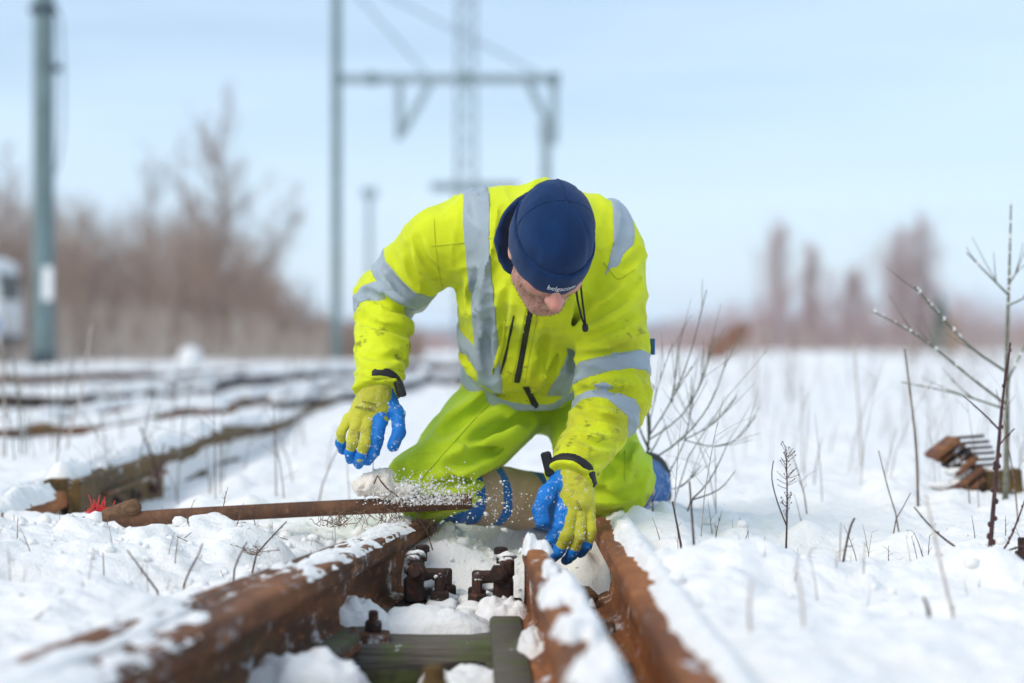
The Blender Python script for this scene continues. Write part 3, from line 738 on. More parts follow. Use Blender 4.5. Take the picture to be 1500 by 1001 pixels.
# evergreen, dead-leaf shrubs, far tree line
def leafy(name, px, top, base_py, D, w_px, seed, mat, label, n=900, leaf=.07, cone=False, cat='shrub', tilt=0.0):
    g = np.random.default_rng(seed); p = W(px, base_py, D); z0 = gz(p[0], p[1]) - .03; h = CAM_H - (top - 500.5) / FPX * D - z0; w = w_px / FPX * D / 2
    o = empty(name, (p[0], p[1], z0), label, cat)
    mb = MB(); mb.tube([(p[0], p[1], z0), (p[0] + tilt*h*.5, p[1], z0 + h*.5), (p[0] + tilt*h, p[1], z0 + h*.92)], [.05*h, .03*h, .008*h], 6); mb.build('trunk', M['bark'], o)
    t = g.uniform(.08, 1, n); rad = w * (1 - t if cone else np.sqrt(np.clip(1 - (2*t - 1) ** 2, .02, 1))) * np.sqrt(g.uniform(.1, 1, n)); az = g.uniform(0, 6.28, n)
    c = np.stack([p[0] + tilt*h*t + rad*np.cos(az), p[1] + rad*np.sin(az), z0 + h*t], -1)
    a = g.normal(0, 1, (n, 3)); a /= np.linalg.norm(a, axis=1, keepdims=True); b = np.cross(a, g.normal(0, 1, (n, 3))); b /= np.linalg.norm(b, axis=1, keepdims=True)
    v = np.stack([c - a*leaf, c + b*leaf*.5, c + a*leaf, c - b*leaf*.5], 1); f = np.arange(n * 4).reshape(n, 4)
    obj('crown', v.reshape(-1, 3), f, mat, o, False)
leafy('spruce_tree', 1378, 432, 505, 78, 46, 3, M['conifer'], 'small dull green conifer right of the pinkish trees', 900, .12, True, 'tree')
leafy('dead_leaf_shrub', 1040, 476, 516, 40, 50, 5, M['leaf_rust'], 'leaning rust-orange dead-leaved shrub right of the man', 420, .06, tilt=.9)
leafy('dead_leaf_shrub', 1395, 470, 512, 60, 22, 6, m_simple('ochre_dead_leaves', (.45, .26, .08), .9), 'small ochre shrub in front of the conifer', 300, .06)
hx = np.linspace(-900, 900, 260); hz = np.zeros_like(hx); v = []; f = []
for k, (yy, amp) in enumerate(((700, 0), (720, .6), (800, 1.0), (900, 0))):
    hgt = amp * (7 + 7 * np.clip(fbm(hx * .012, hx * 0 + 3, oct=4, seed=77) + .25, 0, 1.3) + 1.3 * noise(hx * .2, 1.0, 0, 5)) - (1.5 if amp == 0 else 0)
    v += [(a, yy, b) for a, b in zip(hx, hgt)]
n = len(hx); f = [(k*n + i, k*n + i + 1, (k+1)*n + i + 1, (k+1)*n + i) for k in range(3) for i in range(n - 1)]
tag(obj('distant_woods', v, f, m_simple('blue_green_far_wood', (.055, .075, .085), .95, .4, .05)), 'far blue-grey line of woods on the horizon', 'woods', kind='structure')

# ================================================================== SIGNED-DISTANCE MODELLING
def surface_nets(xs, ys, zs, D):
    s = D < 0
    c = s[:-1, :-1, :-1].astype(np.int8)
    tot = np.zeros_like(c)
    for i in (0, 1):
        for j in (0, 1):
            for k in (0, 1):
                tot += s[i:s.shape[0]-1+i, j:s.shape[1]-1+j, k:s.shape[2]-1+k]
    act = (tot > 0) & (tot < 8); I, J, K = np.nonzero(act); n = len(I)
    idx = np.full(act.shape, -1, np.int32); idx[I, J, K] = np.arange(n)
    corner = {}
    for i in (0, 1):
        for j in (0, 1):
            for k in (0, 1): corner[(i, j, k)] = D[I+i, J+j, K+k].astype(np.float64)
    P = np.zeros((n, 3)); cnt = np.zeros(n)
    lo = (xs[I], ys[J], zs[K]); hi = (xs[I+1], ys[J+1], zs[K+1])
    for a in range(3):
        b, d = (a+1) % 3, (a+2) % 3
        for ob in (0, 1):
            for od in (0, 1):
                k0 = [0, 0, 0]; k0[b] = ob; k0[d] = od; k1 = list(k0); k1[a] = 1
                d0, d1 = corner[tuple(k0)], corner[tuple(k1)]; m = (d0 < 0) != (d1 < 0)
                t = np.where(m, d0 / np.where(m, d0 - d1, 1), 0); q = np.zeros((n, 3))
                q[:, a] = lo[a] + (hi[a] - lo[a]) * t; q[:, b] = hi[b] if ob else lo[b]; q[:, d] = hi[d] if od else lo[d]
                P += q * m[:, None]; cnt += m
    P /= cnt[:, None]
    F = []
    for a in range(3):
        b, d = (a+1) % 3, (a+2) % 3
        sl0 = [slice(None)]*3; sl1 = [slice(None)]*3; sl0[a] = slice(0, -1); sl1[a] = slice(1, None)
        s0, s1 = s[tuple(sl0)], s[tuple(sl1)]; E = np.array(np.nonzero(s0 != s1)).T; st = s0[tuple(E.T)]
        ok = (E[:, b] > 0) & (E[:, d] > 0) & (E[:, b] < D.shape[b]-1) & (E[:, d] < D.shape[d]-1); E, st = E[ok], st[ok]
        def cell(ob, od):
            q = E.copy(); q[:, b] -= ob; q[:, d] -= od; return idx[q[:, 0], q[:, 1], q[:, 2]]
        f = np.stack([cell(1, 1), cell(0, 1), cell(0, 0), cell(1, 0)], -1)
        f[~st] = f[~st][:, ::-1]; F.append(f)
    F = np.concatenate(F); F = F[(F >= 0).all(1)]
    return P, F

class Grid:
    def __init__(s, lo, hi, h, fine=None):
        ax = []
        for a in range(3):
            p = [lo[a]]
            while p[-1] < hi[a]:
                st = h
                if fine and fine[0][a] <= p[-1] <= fine[1][a]: st = fine[2]
                p.append(p[-1] + st)
            ax.append(np.array(p))
        s.xs, s.ys, s.zs = ax
        s.X = ax[0].astype(np.float32)[:, None, None]; s.Y = ax[1].astype(np.float32)[None, :, None]; s.Z = ax[2].astype(np.float32)[None, None, :]
        s.shape = (len(ax[0]), len(ax[1]), len(ax[2]))
    def dot(s, o, v): return (s.X - np.float32(o[0])) * np.float32(v[0]) + (s.Y - np.float32(o[1])) * np.float32(v[1]) + (s.Z - np.float32(o[2])) * np.float32(v[2])
    def cap(s, a, b, ra, rb):
        a, b = np.asarray(a, float), np.asarray(b, float); ab = b - a; L2 = float(ab @ ab) + 1e-12
        t = np.clip(s.dot(a, ab / L2), 0, 1)
        d2 = (s.X - np.float32(a[0]) - t*np.float32(ab[0]))**2 + (s.Y - np.float32(a[1]) - t*np.float32(ab[1]))**2 + (s.Z - np.float32(a[2]) - t*np.float32(ab[2]))**2
        return np.sqrt(d2) - (np.float32(ra) + t * np.float32(rb - ra))
    def ecap(s, a, b, S, F, rs, rf):
        """capsule of elliptical section; rs, rf = (start, end) half widths along S and F"""
        a, b = np.asarray(a, float), np.asarray(b, float); ab = b - a; L = np.linalg.norm(ab); T = ab / L
        t = s.dot(a, T); tc = np.clip(t, 0, L); e = t - tc; u = s.dot(a, S) - tc * np.float32(T @ np.asarray(S)); f = s.dot(a, F) - tc * np.float32(T @ np.asarray(F))
        w = tc / np.float32(L); A = np.float32(rs[0]) + w * np.float32(rs[1]-rs[0]); B = np.float32(rf[0]) + w * np.float32(rf[1]-rf[0])
        m = np.minimum(A, B); return (np.sqrt((u/A)**2 + (f/B)**2 + (e/m)**2) - 1) * m
    def ell(s, c, ax, r):
        q = [s.dot(c, ax[k]) / np.float32(r[k]) for k in range(3)]
        return (np.sqrt(q[0]**2 + q[1]**2 + q[2]**2) - 1) * np.float32(min(r))
    def sph(s, c, r): return np.sqrt((s.X-np.float32(c[0]))**2 + (s.Y-np.float32(c[1]))**2 + (s.Z-np.float32(c[2]))**2) - np.float32(r)
    def band(s, D, w=.03):
        I = np.nonzero(np.abs(D) < w); return I, np.stack([s.xs[I[0]], s.ys[I[1]], s.zs[I[2]]], -1)
    def mesh(s, D): return surface_nets(s.xs, s.ys, s.zs, D)

def smin(a, b, k):
    h = np.clip(.5 + .5 * (b - a) / k, 0, 1); return b + (a - b) * h - k * h * (1 - h)
def unit(v): v = np.asarray(v, float); return v / np.linalg.norm(v)

def ridge(p, ax, freq, seed):
    """cloth folds: smooth ridges; freq along each of the three axes"""
    q = [p @ np.asarray(a) * f for a, f in zip(ax, freq)]
    w = .6 * noise(q[0]*.5 + 9, q[1]*.5, q[2]*.5, seed + 50)
    n = noise(q[0] + w, q[1] + w, q[2], seed); m = noise(q[0]*1.9, q[1]*1.9 + 4, q[2]*1.9, seed + 7)
    return (1.15 - np.sqrt(np.abs(n)) * 2) * .65 + (1.15 - np.sqrt(np.abs(m)) * 2) * .35

# ================================================================== PERSON
C_ = W(788, 372, 4.40); WT = W(768, 522, 4.56); PV = W(800, 556, 4.76)
TT = unit(C_ - WT); SS = unit(np.array([1, .06, .0]) - TT * (np.array([1, .06, 0]) @ TT)); FF = np.cross(SS, TT); FF = FF if FF[1] < 0 else -FF
SH_R, EL_R, WR_R = W(648, 356, 4.42), W(563, 436, 4.52), W(557, 566, 4.33)
SH_L, EL_L, WR_L = W(890, 372, 4.40), W(899, 588, 4.30), W(838, 694, 4.11)
HIP_R, KN_R, AN_R = W(768, 562, 4.74), W(634, 706, 4.42), np.array([.150, 4.70, .030])
HIP_L, KN_L, AN_L = W(842, 575, 4.78), W(895, 706, 4.47), np.array([.325, 4.86, .070])
NECK = W(798, 338, 4.30)
PITCH, YAW = R(57), R(17)
HF = np.array([math.sin(YAW)*math.cos(PITCH), -math.cos(YAW)*math.cos(PITCH), -math.sin(PITCH)])
HU = np.array([math.sin(YAW)*math.sin(PITCH), -math.cos(YAW)*math.sin(PITCH), math.cos(PITCH)])
HX = -np.cross(HF, HU)
HS = .945
HC = W(815, 450, 4.0) - (.125 * HF - .035 * HU) * HS
hl = lambda x, y, z: HC + (HX * x + HF * y + HU * z) * HS          # head-local point

person = empty('person', (PV[0], 4.6, -.05), 'kneeling man in yellow hi-vis clothes and navy beanie, bending down between the rails', 'person')
M['jacket'] = m_fabric('hi_vis_yellow_cloth', (.68, .76, .010), .84, 1.0, stain_z=(.70, .42), sheen=.1)
M['trouser'] = m_fabric('hi_vis_lime_cloth', (.52, .70, .012), .84, .55, sheen=.1, stain_z=(.30, .10))
M['reflect'] = m_fabric('silver_reflective_tape', (.36, .43, .48), .82, .0, weave=500, rough=.42, sheen=0)
M['navy'] = m_fabric('navy_fleece', (.003, .035, .130), .55, 0, weave=420, rough=.95, sheen=.12, fuzz=.55)
M['navy_dark'] = m_fabric('dark_navy_fleece', (.004, .022, .085), .75, 0, weave=600, rough=.95, sheen=.08)
M['blue_cloth'] = m_fabric('blue_work_trouser_cloth', (.012, .15, .56), .7, 0, frost=.25)
M['snowy_blue'] = m_fabric('snow_crusted_blue_cloth', (.03, .16, .45), .7, 0, frost=1.0)
M['tan'] = m_fabric('tan_knee_patch_cloth', (.50, .35, .24), .75, 0, frost=.1)
M['knit'] = m_fabric('yellow_knit_glove', (.60, .58, .045), .7, .8, weave=420, stain_col=(.22, .17, .06), frost=.5)
M['latex'] = m_fabric('blue_latex_coating', (.006, .19, .62), .75, 0, weave=700, rough=.55, frost=.75, sheen=0)

def part(name, vf, mat, parent, smooth=True): return obj(name, vf[0], vf[1], mat, parent, smooth)

# ---- body: one continuous figure
g = Grid((-.36, 3.86, -.08), (.42, 5.16, .82), .013, ((HC[0]-.13, HC[1]-.17, HC[2]-.17), (HC[0]+.13, HC[1]+.15, HC[2]+.16), .0032))
E3 = (HX, HF, HU)
class HeadGrid:
    ell = staticmethod(lambda c, ax, r: g.ell(c, ax, [q * HS for q in r]))
    sph = staticmethod(lambda c, r: g.sph(c, r * HS))
    cap = staticmethod(lambda a, b, ra, rb: g.cap(a, b, ra * HS, rb * HS))
hg = HeadGrid
d = hg.ell(hl(0, -.012, .035), E3, (.077, .098, .094))
d = smin(d, hg.ell(hl(0, .030, -.045), E3, (.060, .062, .074)), .03)
d = smin(d, hg.sph(hl(0, .074, -.100), .022), .025)
for sgn in (-1, 1):
    d = smin(d, hg.sph(hl(.042*sgn, .060, -.030), .025), .022)          # cheek
    d = smin(d, hg.cap(hl(.05*sgn, .02, -.075), hl(.02*sgn, .075, -.098), .022, .02), .02)   # jaw
d = smin(d, hg.cap(hl(-.028, .070, .020), hl(.028, .070, .020), .010, .010), .012)           # brow
for sgn in (-1, 1):
    d = -smin(-d, hg.sph(hl(.031*sgn, .102, -.010), .016), .010)          # socket
    d = smin(d, hg.ell(hl(.030*sgn, .072, -.014), E3, (.015, .010, .009)), .004)             # closed lid
nose = smin(hg.cap(hl(0, .076, -.004), hl(0, .119, -.038), .0080, .0115), hg.sph(hl(0, .118, -.041), .0125), .01)
for sgn in (-1, 1): nose = smin(nose, hg.sph(hl(.0135*sgn, .106, -.038), .0095), .008)
d = smin(d, nose, .010)
d = smin(d, hg.cap(hl(-.022, .092, -.064), hl(.022, .092, -.064), .0075, .0075), .008)
d = smin(d, hg.cap(hl(-.018, .092, -.075), hl(.018, .092, -.075), .0085, .0085), .007)
d = -smin(-d, hg.cap(hl(-.024, .103, -.0695), hl(.024, .103, -.0695), .0025, .0025), .004)
for sgn in (-1, 1):
    ear = hg.ell(hl(.080*sgn, -.008, -.008), E3, (.010, .020, .033)); ear = -smin(-ear, hg.ell(hl(.089*sgn, -.004, -.006), E3, (.006, .011, .020)), .006)
    d = smin(d, ear, .008)
d = smin(d, hg.cap(hl(0, -.025, -.05), NECK, .058, .066), .03)
bod = g.ecap(WT, C_, SS, FF, (.110, .130), (.075, .090))
bod = smin(bod, g.ecap(PV, WT, SS, FF, (.10, .115), (.062, .075)), .05)
bod = smin(bod, g.cap(NECK, C_, .07, .09), .06)
for sh, el, wr in ((SH_R, EL_R, WR_R), (SH_L, EL_L, WR_L)):
    bod = smin(bod, smin(g.cap(sh, el, .048, .036), g.cap(el, wr, .035, .026), .02), .03)
for hp, kn, an in ((HIP_R, KN_R, AN_R), (HIP_L, KN_L, AN_L)):
    bod = smin(bod, smin(g.cap(hp, kn, .066, .048), g.cap(kn, an, .046, .034), .02), .02)
    bod = smin(bod, g.cap(an, an + unit(an - kn)*.12 + np.array([0, 0, -.02]), .034, .026), .02)
d = smin(d, bod, .04)
vb, fb = g.mesh(d)
q = (vb - HC) / HS; lx, ly, lz = q @ HX, q @ HF, q @ HU
t = NT('skin_with_stubble')
at = t.n('ShaderNodeAttribute'); at.attribute_name = 'tint'; sep = t.n('ShaderNodeSeparateColor'); t.link(at.outputs['Color'], sep.inputs[0])
skin = t.mix(t.ramp(t.noise(60, 4), .35, .65), (.56, .29, .215), (.66, .36, .28))
skin = t.mix(sep.outputs[1], skin, (.62, .20, .16))
st = t.mul(t.mul(sep.outputs[0], t.ramp(t.noise(520, 3, .7), .36, .66)), .75)
t.color(t.mix(st, skin, (.13, .055, .03))); t.rough(.5); t.spec(.4)
t.b.inputs['Subsurface Weight'].default_value = .15; t.b.inputs['Subsurface Radius'].default_value = (.01, .004, .002)
t.bump(t.noise(700, 3), .15, .001)
M['skin'] = t.m
body = part('body', (vb, fb), M['skin'], person)
beard = sm(-.028, -.060, lz + .35*np.clip(.06 - ly, 0, .1)) * sm(-.06, .02, ly) * (1 - sm(.0, .016, .026 - np.hypot(lx/1.1, (lz + .070)*1.6)) * .75)
side = sm(.052, .066, np.abs(lx)) * sm(-.01, .03, ly) * sm(.03, -.02, lz)
beard = np.clip(beard + side * .9, 0, 1) * (lz > -.2)
red = np.exp(-(lx/.02)**2 - ((lz + .03)/.022)**2) * sm(.08, .105, ly) + .6*np.exp(-((np.abs(lx) - .043)/.02)**2 - ((lz + .02)/.02)**2) * sm(.04, .07, ly)
ca_ = body.data.color_attributes.new('tint', 'FLOAT_COLOR', 'POINT')
ca_.data.foreach_set('color', np.stack([beard, np.clip(red, 0, 1)*.6, 0*red, 0*red + 1], -1).astype(np.float32).ravel())
# beard bristles
nrm = np.zeros(len(body.data.vertices)*3, np.float32); body.data.vertices.foreach_get('normal', nrm); nrm = nrm.reshape(-1, 3)
cand = np.nonzero((beard > .5) & (lz > -.13) & (ly > 0))[0]; pick = rng.choice(cand, min(750, len(cand)), replace=True)
p0 = vb[pick] + rng.normal(0, .0015, (len(pick), 3)); dr = nrm[pick] + rng.normal(0, .5, (len(pick), 3)) - HU*.5
sticks('beard', p0, p0 + dr/np.linalg.norm(dr, axis=1, keepdims=True)*rng.uniform(.002, .0055, (len(pick), 1)), .0005, .0002, m_simple('reddish_brown_hair', (.16, .07, .035), .6), body)

# ---- beanie: lathe in head space, folded band below
def head_lathe(prof, n=72, seed=0, amp=.0016, ry=1.0):
    v = []; f = []
    for i, (r, z, tilt) in enumerate(prof):
        for k in range(n):
            th = 2*math.pi*k/n; x = math.cos(th)*r*.90; y = math.sin(th)*r*1.13
            w = amp*float(noise(x*55 + seed, y*55, z*55 + .3, seed)) + .0007*math.cos(4*th)*(z > .06)*0
            seam = -.0022*max(0, 1 - abs(((th*2/math.pi) % 1) - .5)*26)*(1 if z > .045 else 0)
            rr = 1 + (w + seam)/max(r, .02)
            v.append(hl(x*rr, -.010 + y*rr + (z*-.10 if z > 0 else 0), z - tilt*y*.50))
    m = len(prof)
    f = [(i*n + k, i*n + (k+1) % n, (i+1)*n + (k+1) % n, (i+1)*n + k) for i in range(m-1) for k in range(n)]
    return np.array(v), f
dome = []
for i in range(16):
    a = i/15*math.pi/2; dome.append((max(.001, .0945*math.cos(a)**.80), .052 + .090*math.sin(a), .18*(1 - i/15)))
dome = [(r, z - .010*(1 - k/15), tl) for k, (r, z, tl) in enumerate(dome)]
vv, ff_ = head_lathe([(.093, .008, .18), (.0945, .025, .18)] + dome, amp=.0022)
hat = obj('beanie', vv, ff_, M['navy'], person)
for th0 in (90, 180, 270, 0):
    th = R(th0) + R(4); L_ = []
    for (r, z, tl) in dome[1:]:
        x, y = math.cos(th)*r*.90, math.sin(th)*r*1.13; L_.append(hl(x*1.004, -.010 + y*1.004 - z*.10, z - tl*y*.50 + .0004))
    mb = MB(); mb.tube(L_, .0009, 5); mb.build('crown_seam', M['navy'], hat, True)
bandp = [(.092, .056), (.0960, .060), (.0995, .0585), (.1010, .052), (.1015, .036), (.1010, .016), (.1000, .000), (.0980, -.0035), (.0945, -.002), (.0925, .006), (.0925, .05)]
vv, ff_ = head_lathe([(r, z - .012, .18) for r, z in bandp], seed=4, amp=.0030)
obj('folded_band', vv, ff_, M['navy'], hat)
def text_on(body_txt, size, place, mat, name, parent, thick=.0006):
    """lettering: flat font outlines mapped on to a surface by place(x, y, layer)"""
    cu = bpy.data.curves.new(name, 'FONT'); cu.body = body_txt; cu.size = size; cu.resolution_u = 3; cu.align_x = 'CENTER'
    tmp = bpy.data.objects.new('tmp_text', cu); COL.objects.link(tmp); bpy.context.view_layer.update()
    me = bpy.data.meshes.new_from_object(tmp.evaluated_get(bpy.context.evaluated_depsgraph_get()))
    v = [tuple(place(a.co.x, a.co.y)) for a in me.vertices]; f = [tuple(pl.vertices) for pl in me.polygons]
    bpy.data.objects.remove(tmp); bpy.data.meshes.remove(me); bpy.data.curves.remove(cu)
    return obj(name, v, f, mat, parent, False)
M['print_white'] = m_simple('white_embroidery', (.85, .87, .9), .8, .05)
def on_band(x, y):
    th = math.pi/2 - R(3) - x/.112; r = .1040 - .0006*(y > .012); return hl(math.cos(th)*r*.90, -.010 + math.sin(th)*r*1.13, .010 + y - .18*math.sin(th)*r*1.13*.50)
text_on('belgacom', .0205, on_band, M['print_white'], 'band_lettering', hat)

# ---- jacket
J = Grid((-.36, 4.02, .05), (.34, 4.94, .79), .0045)
I3 = np.eye(3)
up_t = J.ecap(WT + TT*.055, C_ + TT*.03, SS, FF, (.150, .178), (.122, .128))
up_t = smin(up_t, J.cap(W(690, 341, 4.42), W(878, 350, 4.42), .078, .076), .06)
up_t = smin(up_t, J.cap(W(792, 356, 4.40), W(792, 420, 4.34), .086, .10), .06)
up_t = smin(up_t, J.ell(WT + FF*.040 + TT*.030, (SS, TT, FF), (.128, .072, .086)), .04)          # cloth pouching over the waist
Ib, pb = J.band(up_t, .03)
pc = pb - WT
up_t[Ib] -= .013*ridge(pb, (SS, TT, FF), (13, 4.0, 8), 3) + .006*ridge(pb, (unit(SS+TT), unit(SS-TT), FF), (9, 20, 9), 8)
sk_t = J.ecap(PV + np.array([0, .0, -.0]), WT + FF*.004, SS, FF, (.160, .140), (.135, .108))
Ib, pb = J.band(sk_t, .03); sk_t[Ib] -= .006*ridge(pb, (SS, TT, FF), (14, 5, 8), 13)
sk_t = np.maximum(sk_t, -J.dot(PV - TT*.012 + FF*.0, TT) )
sk_t = np.maximum(sk_t, -(J.Z - np.float32(.265)) + 0*sk_t)
def sleeve(sh, el, wr, r, seed, cutlen):
    A, B = unit(el - sh), unit(wr - el)
    up = J.cap(sh, el, r[0], r[1]); lo = J.cap(el, wr, r[1]*.97, r[2])
    dd = smin(up, lo, .022)
    I_, p_ = J.band(dd, .03)
    tu = (p_ - sh) @ A / np.linalg.norm(el - sh); near_el = np.exp(-((p_ - el) @ A / .09)**2)
    h = unit(A + B); sidev = unit(np.cross(A, B))
    fold = .0085*ridge(p_, (unit(A + .5*sidev), np.cross(A, sidev), unit(sidev - .5*A)), (14, 6, 6), seed) + .013*near_el*ridge(p_, (h, np.cross(h, sidev), sidev), (26, 9, 6), seed + 3)
    dd[I_] -= fold
    return np.maximum(dd, J.dot(wr + B*.020, B)), up, lo, A, B
arR, upR, loR, AR, BR = sleeve(SH_R, EL_R, WR_R, (.086, .066, .050), 21, 0)
arL, upL, loL, AL, BL = sleeve(SH_L, EL_L, WR_L, (.084, .074, .050), 31, 0)
tors = smin(up_t, sk_t, .006)
alld = smin(smin(tors, arR, .028), arL, .020)
def tri(G, D, p):
    out = []; fr = []
    for ax, v in zip((G.xs, G.ys, G.zs), p.T):
        i = np.clip(np.searchsorted(ax, v) - 1, 0, len(ax) - 2); out.append(i); fr.append(np.clip((v - ax[i]) / (ax[i+1] - ax[i]), 0, 1))
    r = 0
    for a in (0, 1):
        for b in (0, 1):
            for c in (0, 1):
                r = r + D[out[0]+a, out[1]+b, out[2]+c] * (fr[0] if a else 1-fr[0]) * (fr[1] if b else 1-fr[1]) * (fr[2] if c else 1-fr[2])
    return r
def hit(G, D, px, py, d0=4.03, d1=4.9):
    ds = np.arange(d0, d1, .002); P = np.stack([(px - 750)/FPX*ds, ds, CAM_H - (py - 500.5)/FPX*ds], -1)
    v = tri(G, D, P); k = np.nonzero(v < 0)[0]
    if not len(k): return None
    k = max(int(k[0]), 1); t_ = v[k-1]/(v[k-1] - v[k] + 1e-9); return P[k-1] + (P[k] - P[k-1])*t_
# pulled creases in the cloth: grooves (positive depth) and rolls (negative)
def crease(G, D, lines):
    I_, p_ = G.band(D, .04); acc = np.zeros(len(p_))
    for pts, wid, dep in lines:
        q_ = np.array([q[:2] for q in pts], float); tq = np.linspace(0, len(q_)-1, 13); path = np.stack([np.interp(tq, range(len(q_)), q_[:, k]) for k in (0, 1)], -1)
        for _ in range(3): path[1:-1] = .25*path[:-2] + .5*path[1:-1] + .25*path[2:]
        C = [hit(G, D, *q) for q in path]; C = [c for c in C if c is not None]
        near_d = np.median([c[1] for c in C]) if C else 0; C = np.array([c for c in C if abs(c[1] - near_d) < .12])
        if len(C) < 3: continue
        sel = np.nonzero(((p_ > C.min(0) - 3.5*wid) & (p_ < C.max(0) + 3.5*wid)).all(1))[0]; s_ = p_[sel]; best = np.full(len(s_), 9.0); fade = np.zeros(len(s_)); up_ = np.full(len(s_), 9.0)
        for k, (a, b) in enumerate(zip(C[:-1], C[1:])):
            ab = b - a; t_ = np.clip((s_ - a) @ ab / (ab @ ab + 1e-12), 0, 1); dist = np.linalg.norm(s_ - a - t_[:, None]*ab, axis=1); m = dist < best
            best = np.where(m, dist, best); fade = np.where(m, np.sin(math.pi*np.clip((k + t_)/(len(C) - 1), .04, .96))**.6, fade)
        acc[sel] += 1.7*dep*fade*(np.exp(-(best/wid)**2) - .55*np.exp(-((best - 2.1*wid)/(1.1*wid))**2))
    D[I_] += acc
crease(J, alld, [
    ([(606, 462, 4.42), (575, 455, 4.42), (540, 430, 4.45)], .011, .016), ([(620, 440, 4.40), (585, 420, 4.40), (566, 395, 4.42)], .010, .012), ([(628, 425, 4.38), (605, 395, 4.38), (598, 365, 4.38)], .010, .010),
    ([(645, 400, 4.34), (622, 380, 4.36), (612, 352, 4.38)], .009, .008), ([(600, 490, 4.40), (565, 485, 4.38), (532, 470, 4.42)], .010, .010), ([(592, 520, 4.34), (560, 528, 4.32), (530, 520, 4.36)], .008, .006),
    ([(588, 545, 4.30), (556, 552, 4.29), (528, 545, 4.32)], .007, .006),
    ([(655, 455, 4.36), (672, 500, 4.38), (690, 535, 4.42)], .012, .010), ([(718, 470, 4.28), (712, 510, 4.32), (720, 555, 4.40)], .010, .010), ([(700, 400, 4.28), (690, 440, 4.30), (705, 480, 4.30)], .009, .007),
    ([(745, 420, 4.22), (738, 460, 4.26), (735, 500, 4.32)], .009, .006), ([(800, 460, 4.22), (795, 510, 4.30), (790, 560, 4.40)], .010, .008), ([(825, 470, 4.24), (815, 520, 4.32), (800, 565, 4.42)], .009, .008),
    ([(850, 440, 4.28), (832, 490, 4.32), (835, 540, 4.36)], .012, .014), ([(862, 470, 4.30), (895, 450, 4.28), (935, 415, 4.34)], .010, .012), ([(850, 500, 4.28), (890, 485, 4.24), (940, 455, 4.32)], .009, .009),
    ([(846, 525, 4.26), (890, 522, 4.22), (945, 500, 4.30)], .009, .010), ([(848, 572, 4.24), (890, 578, 4.20), (945, 575, 4.28)], .010, .013), ([(905, 400, 4.32), (925, 385, 4.34), (938, 372, 4.38)], .008, .006),
    ([(850, 600, 4.22), (885, 615, 4.18), (925, 625, 4.24)], .008, .007), ([(842, 640, 4.16), (872, 652, 4.13), (908, 650, 4.20)], .008, .008), ([(830, 668, 4.12), (858, 682, 4.09), (885, 672, 4.16)], .007, .006)])
jack = part('jacket', J.mesh(alld), M['jacket'], person)
def on(D, *cuts, off=.0022):
    q = D - np.float32(off)
    for c in cuts: q = np.maximum(q, c)
    return J.mesh(q)
def slab(o, ax, w): return np.abs(J.dot(o, ax)) - np.float32(w)
tcoord = J.dot(WT, TT); scoord = J.dot(WT, SS); fcoord = J.dot(WT, FF)
th_ = np.clip(tcoord / np.float32(.28), 0, 1.3)
sA = np.abs(scoord - (-.083 - .050*th_)) - .028
sB = np.abs(scoord - (.074 + .078*th_)) - .026
lowcut = -(tcoord + .030)
part('shoulder_tape', on(np.maximum(alld, up_t - .02), sA, lowcut + 0*sA), M['reflect'], jack)
part('shoulder_tape', on(np.maximum(alld, up_t - .02), sB, lowcut + 0*sB), M['reflect'], jack)
side_cut = np.abs(tcoord - (.055 + .9*(scoord + .15)*0 - .0)) - .027
part('side_tape', on(np.maximum(alld, up_t - .02), side_cut + 0*scoord, scoord + .098 + 0*side_cut, off=.0026), M['reflect'], jack)
hemd = J.dot(WT + FF*.10 - TT*.072, unit(TT*.9 + FF*.25))
part('waist_tape', on(sk_t, np.abs(hemd) - .019), M['reflect'], jack)
for D, el, ax, c, w, nm in ((arR, SH_R + (EL_R - SH_R)*.66, unit(AR + .25*BR), 0, .026, 'sleeve_tape'), (arR, EL_R + (WR_R - EL_R)*.16, unit(BR + .15*AR), 1, .019, 'sleeve_tape'),
                            (arL, SH_L + (EL_L - SH_L)*.80, unit(AL + np.array([.12, 0, 0])), 0, .022, 'sleeve_tape'), (arL, EL_L + (WR_L - EL_L)*.24, unit(BL + .1*AL), 0, .022, 'sleeve_tape')):
    part(nm, on(np.maximum(alld, D - .03), slab(el, ax, w), J.sph(el, .125), off=.0022 + .0012*(el is not None and c)), M['reflect'], jack)
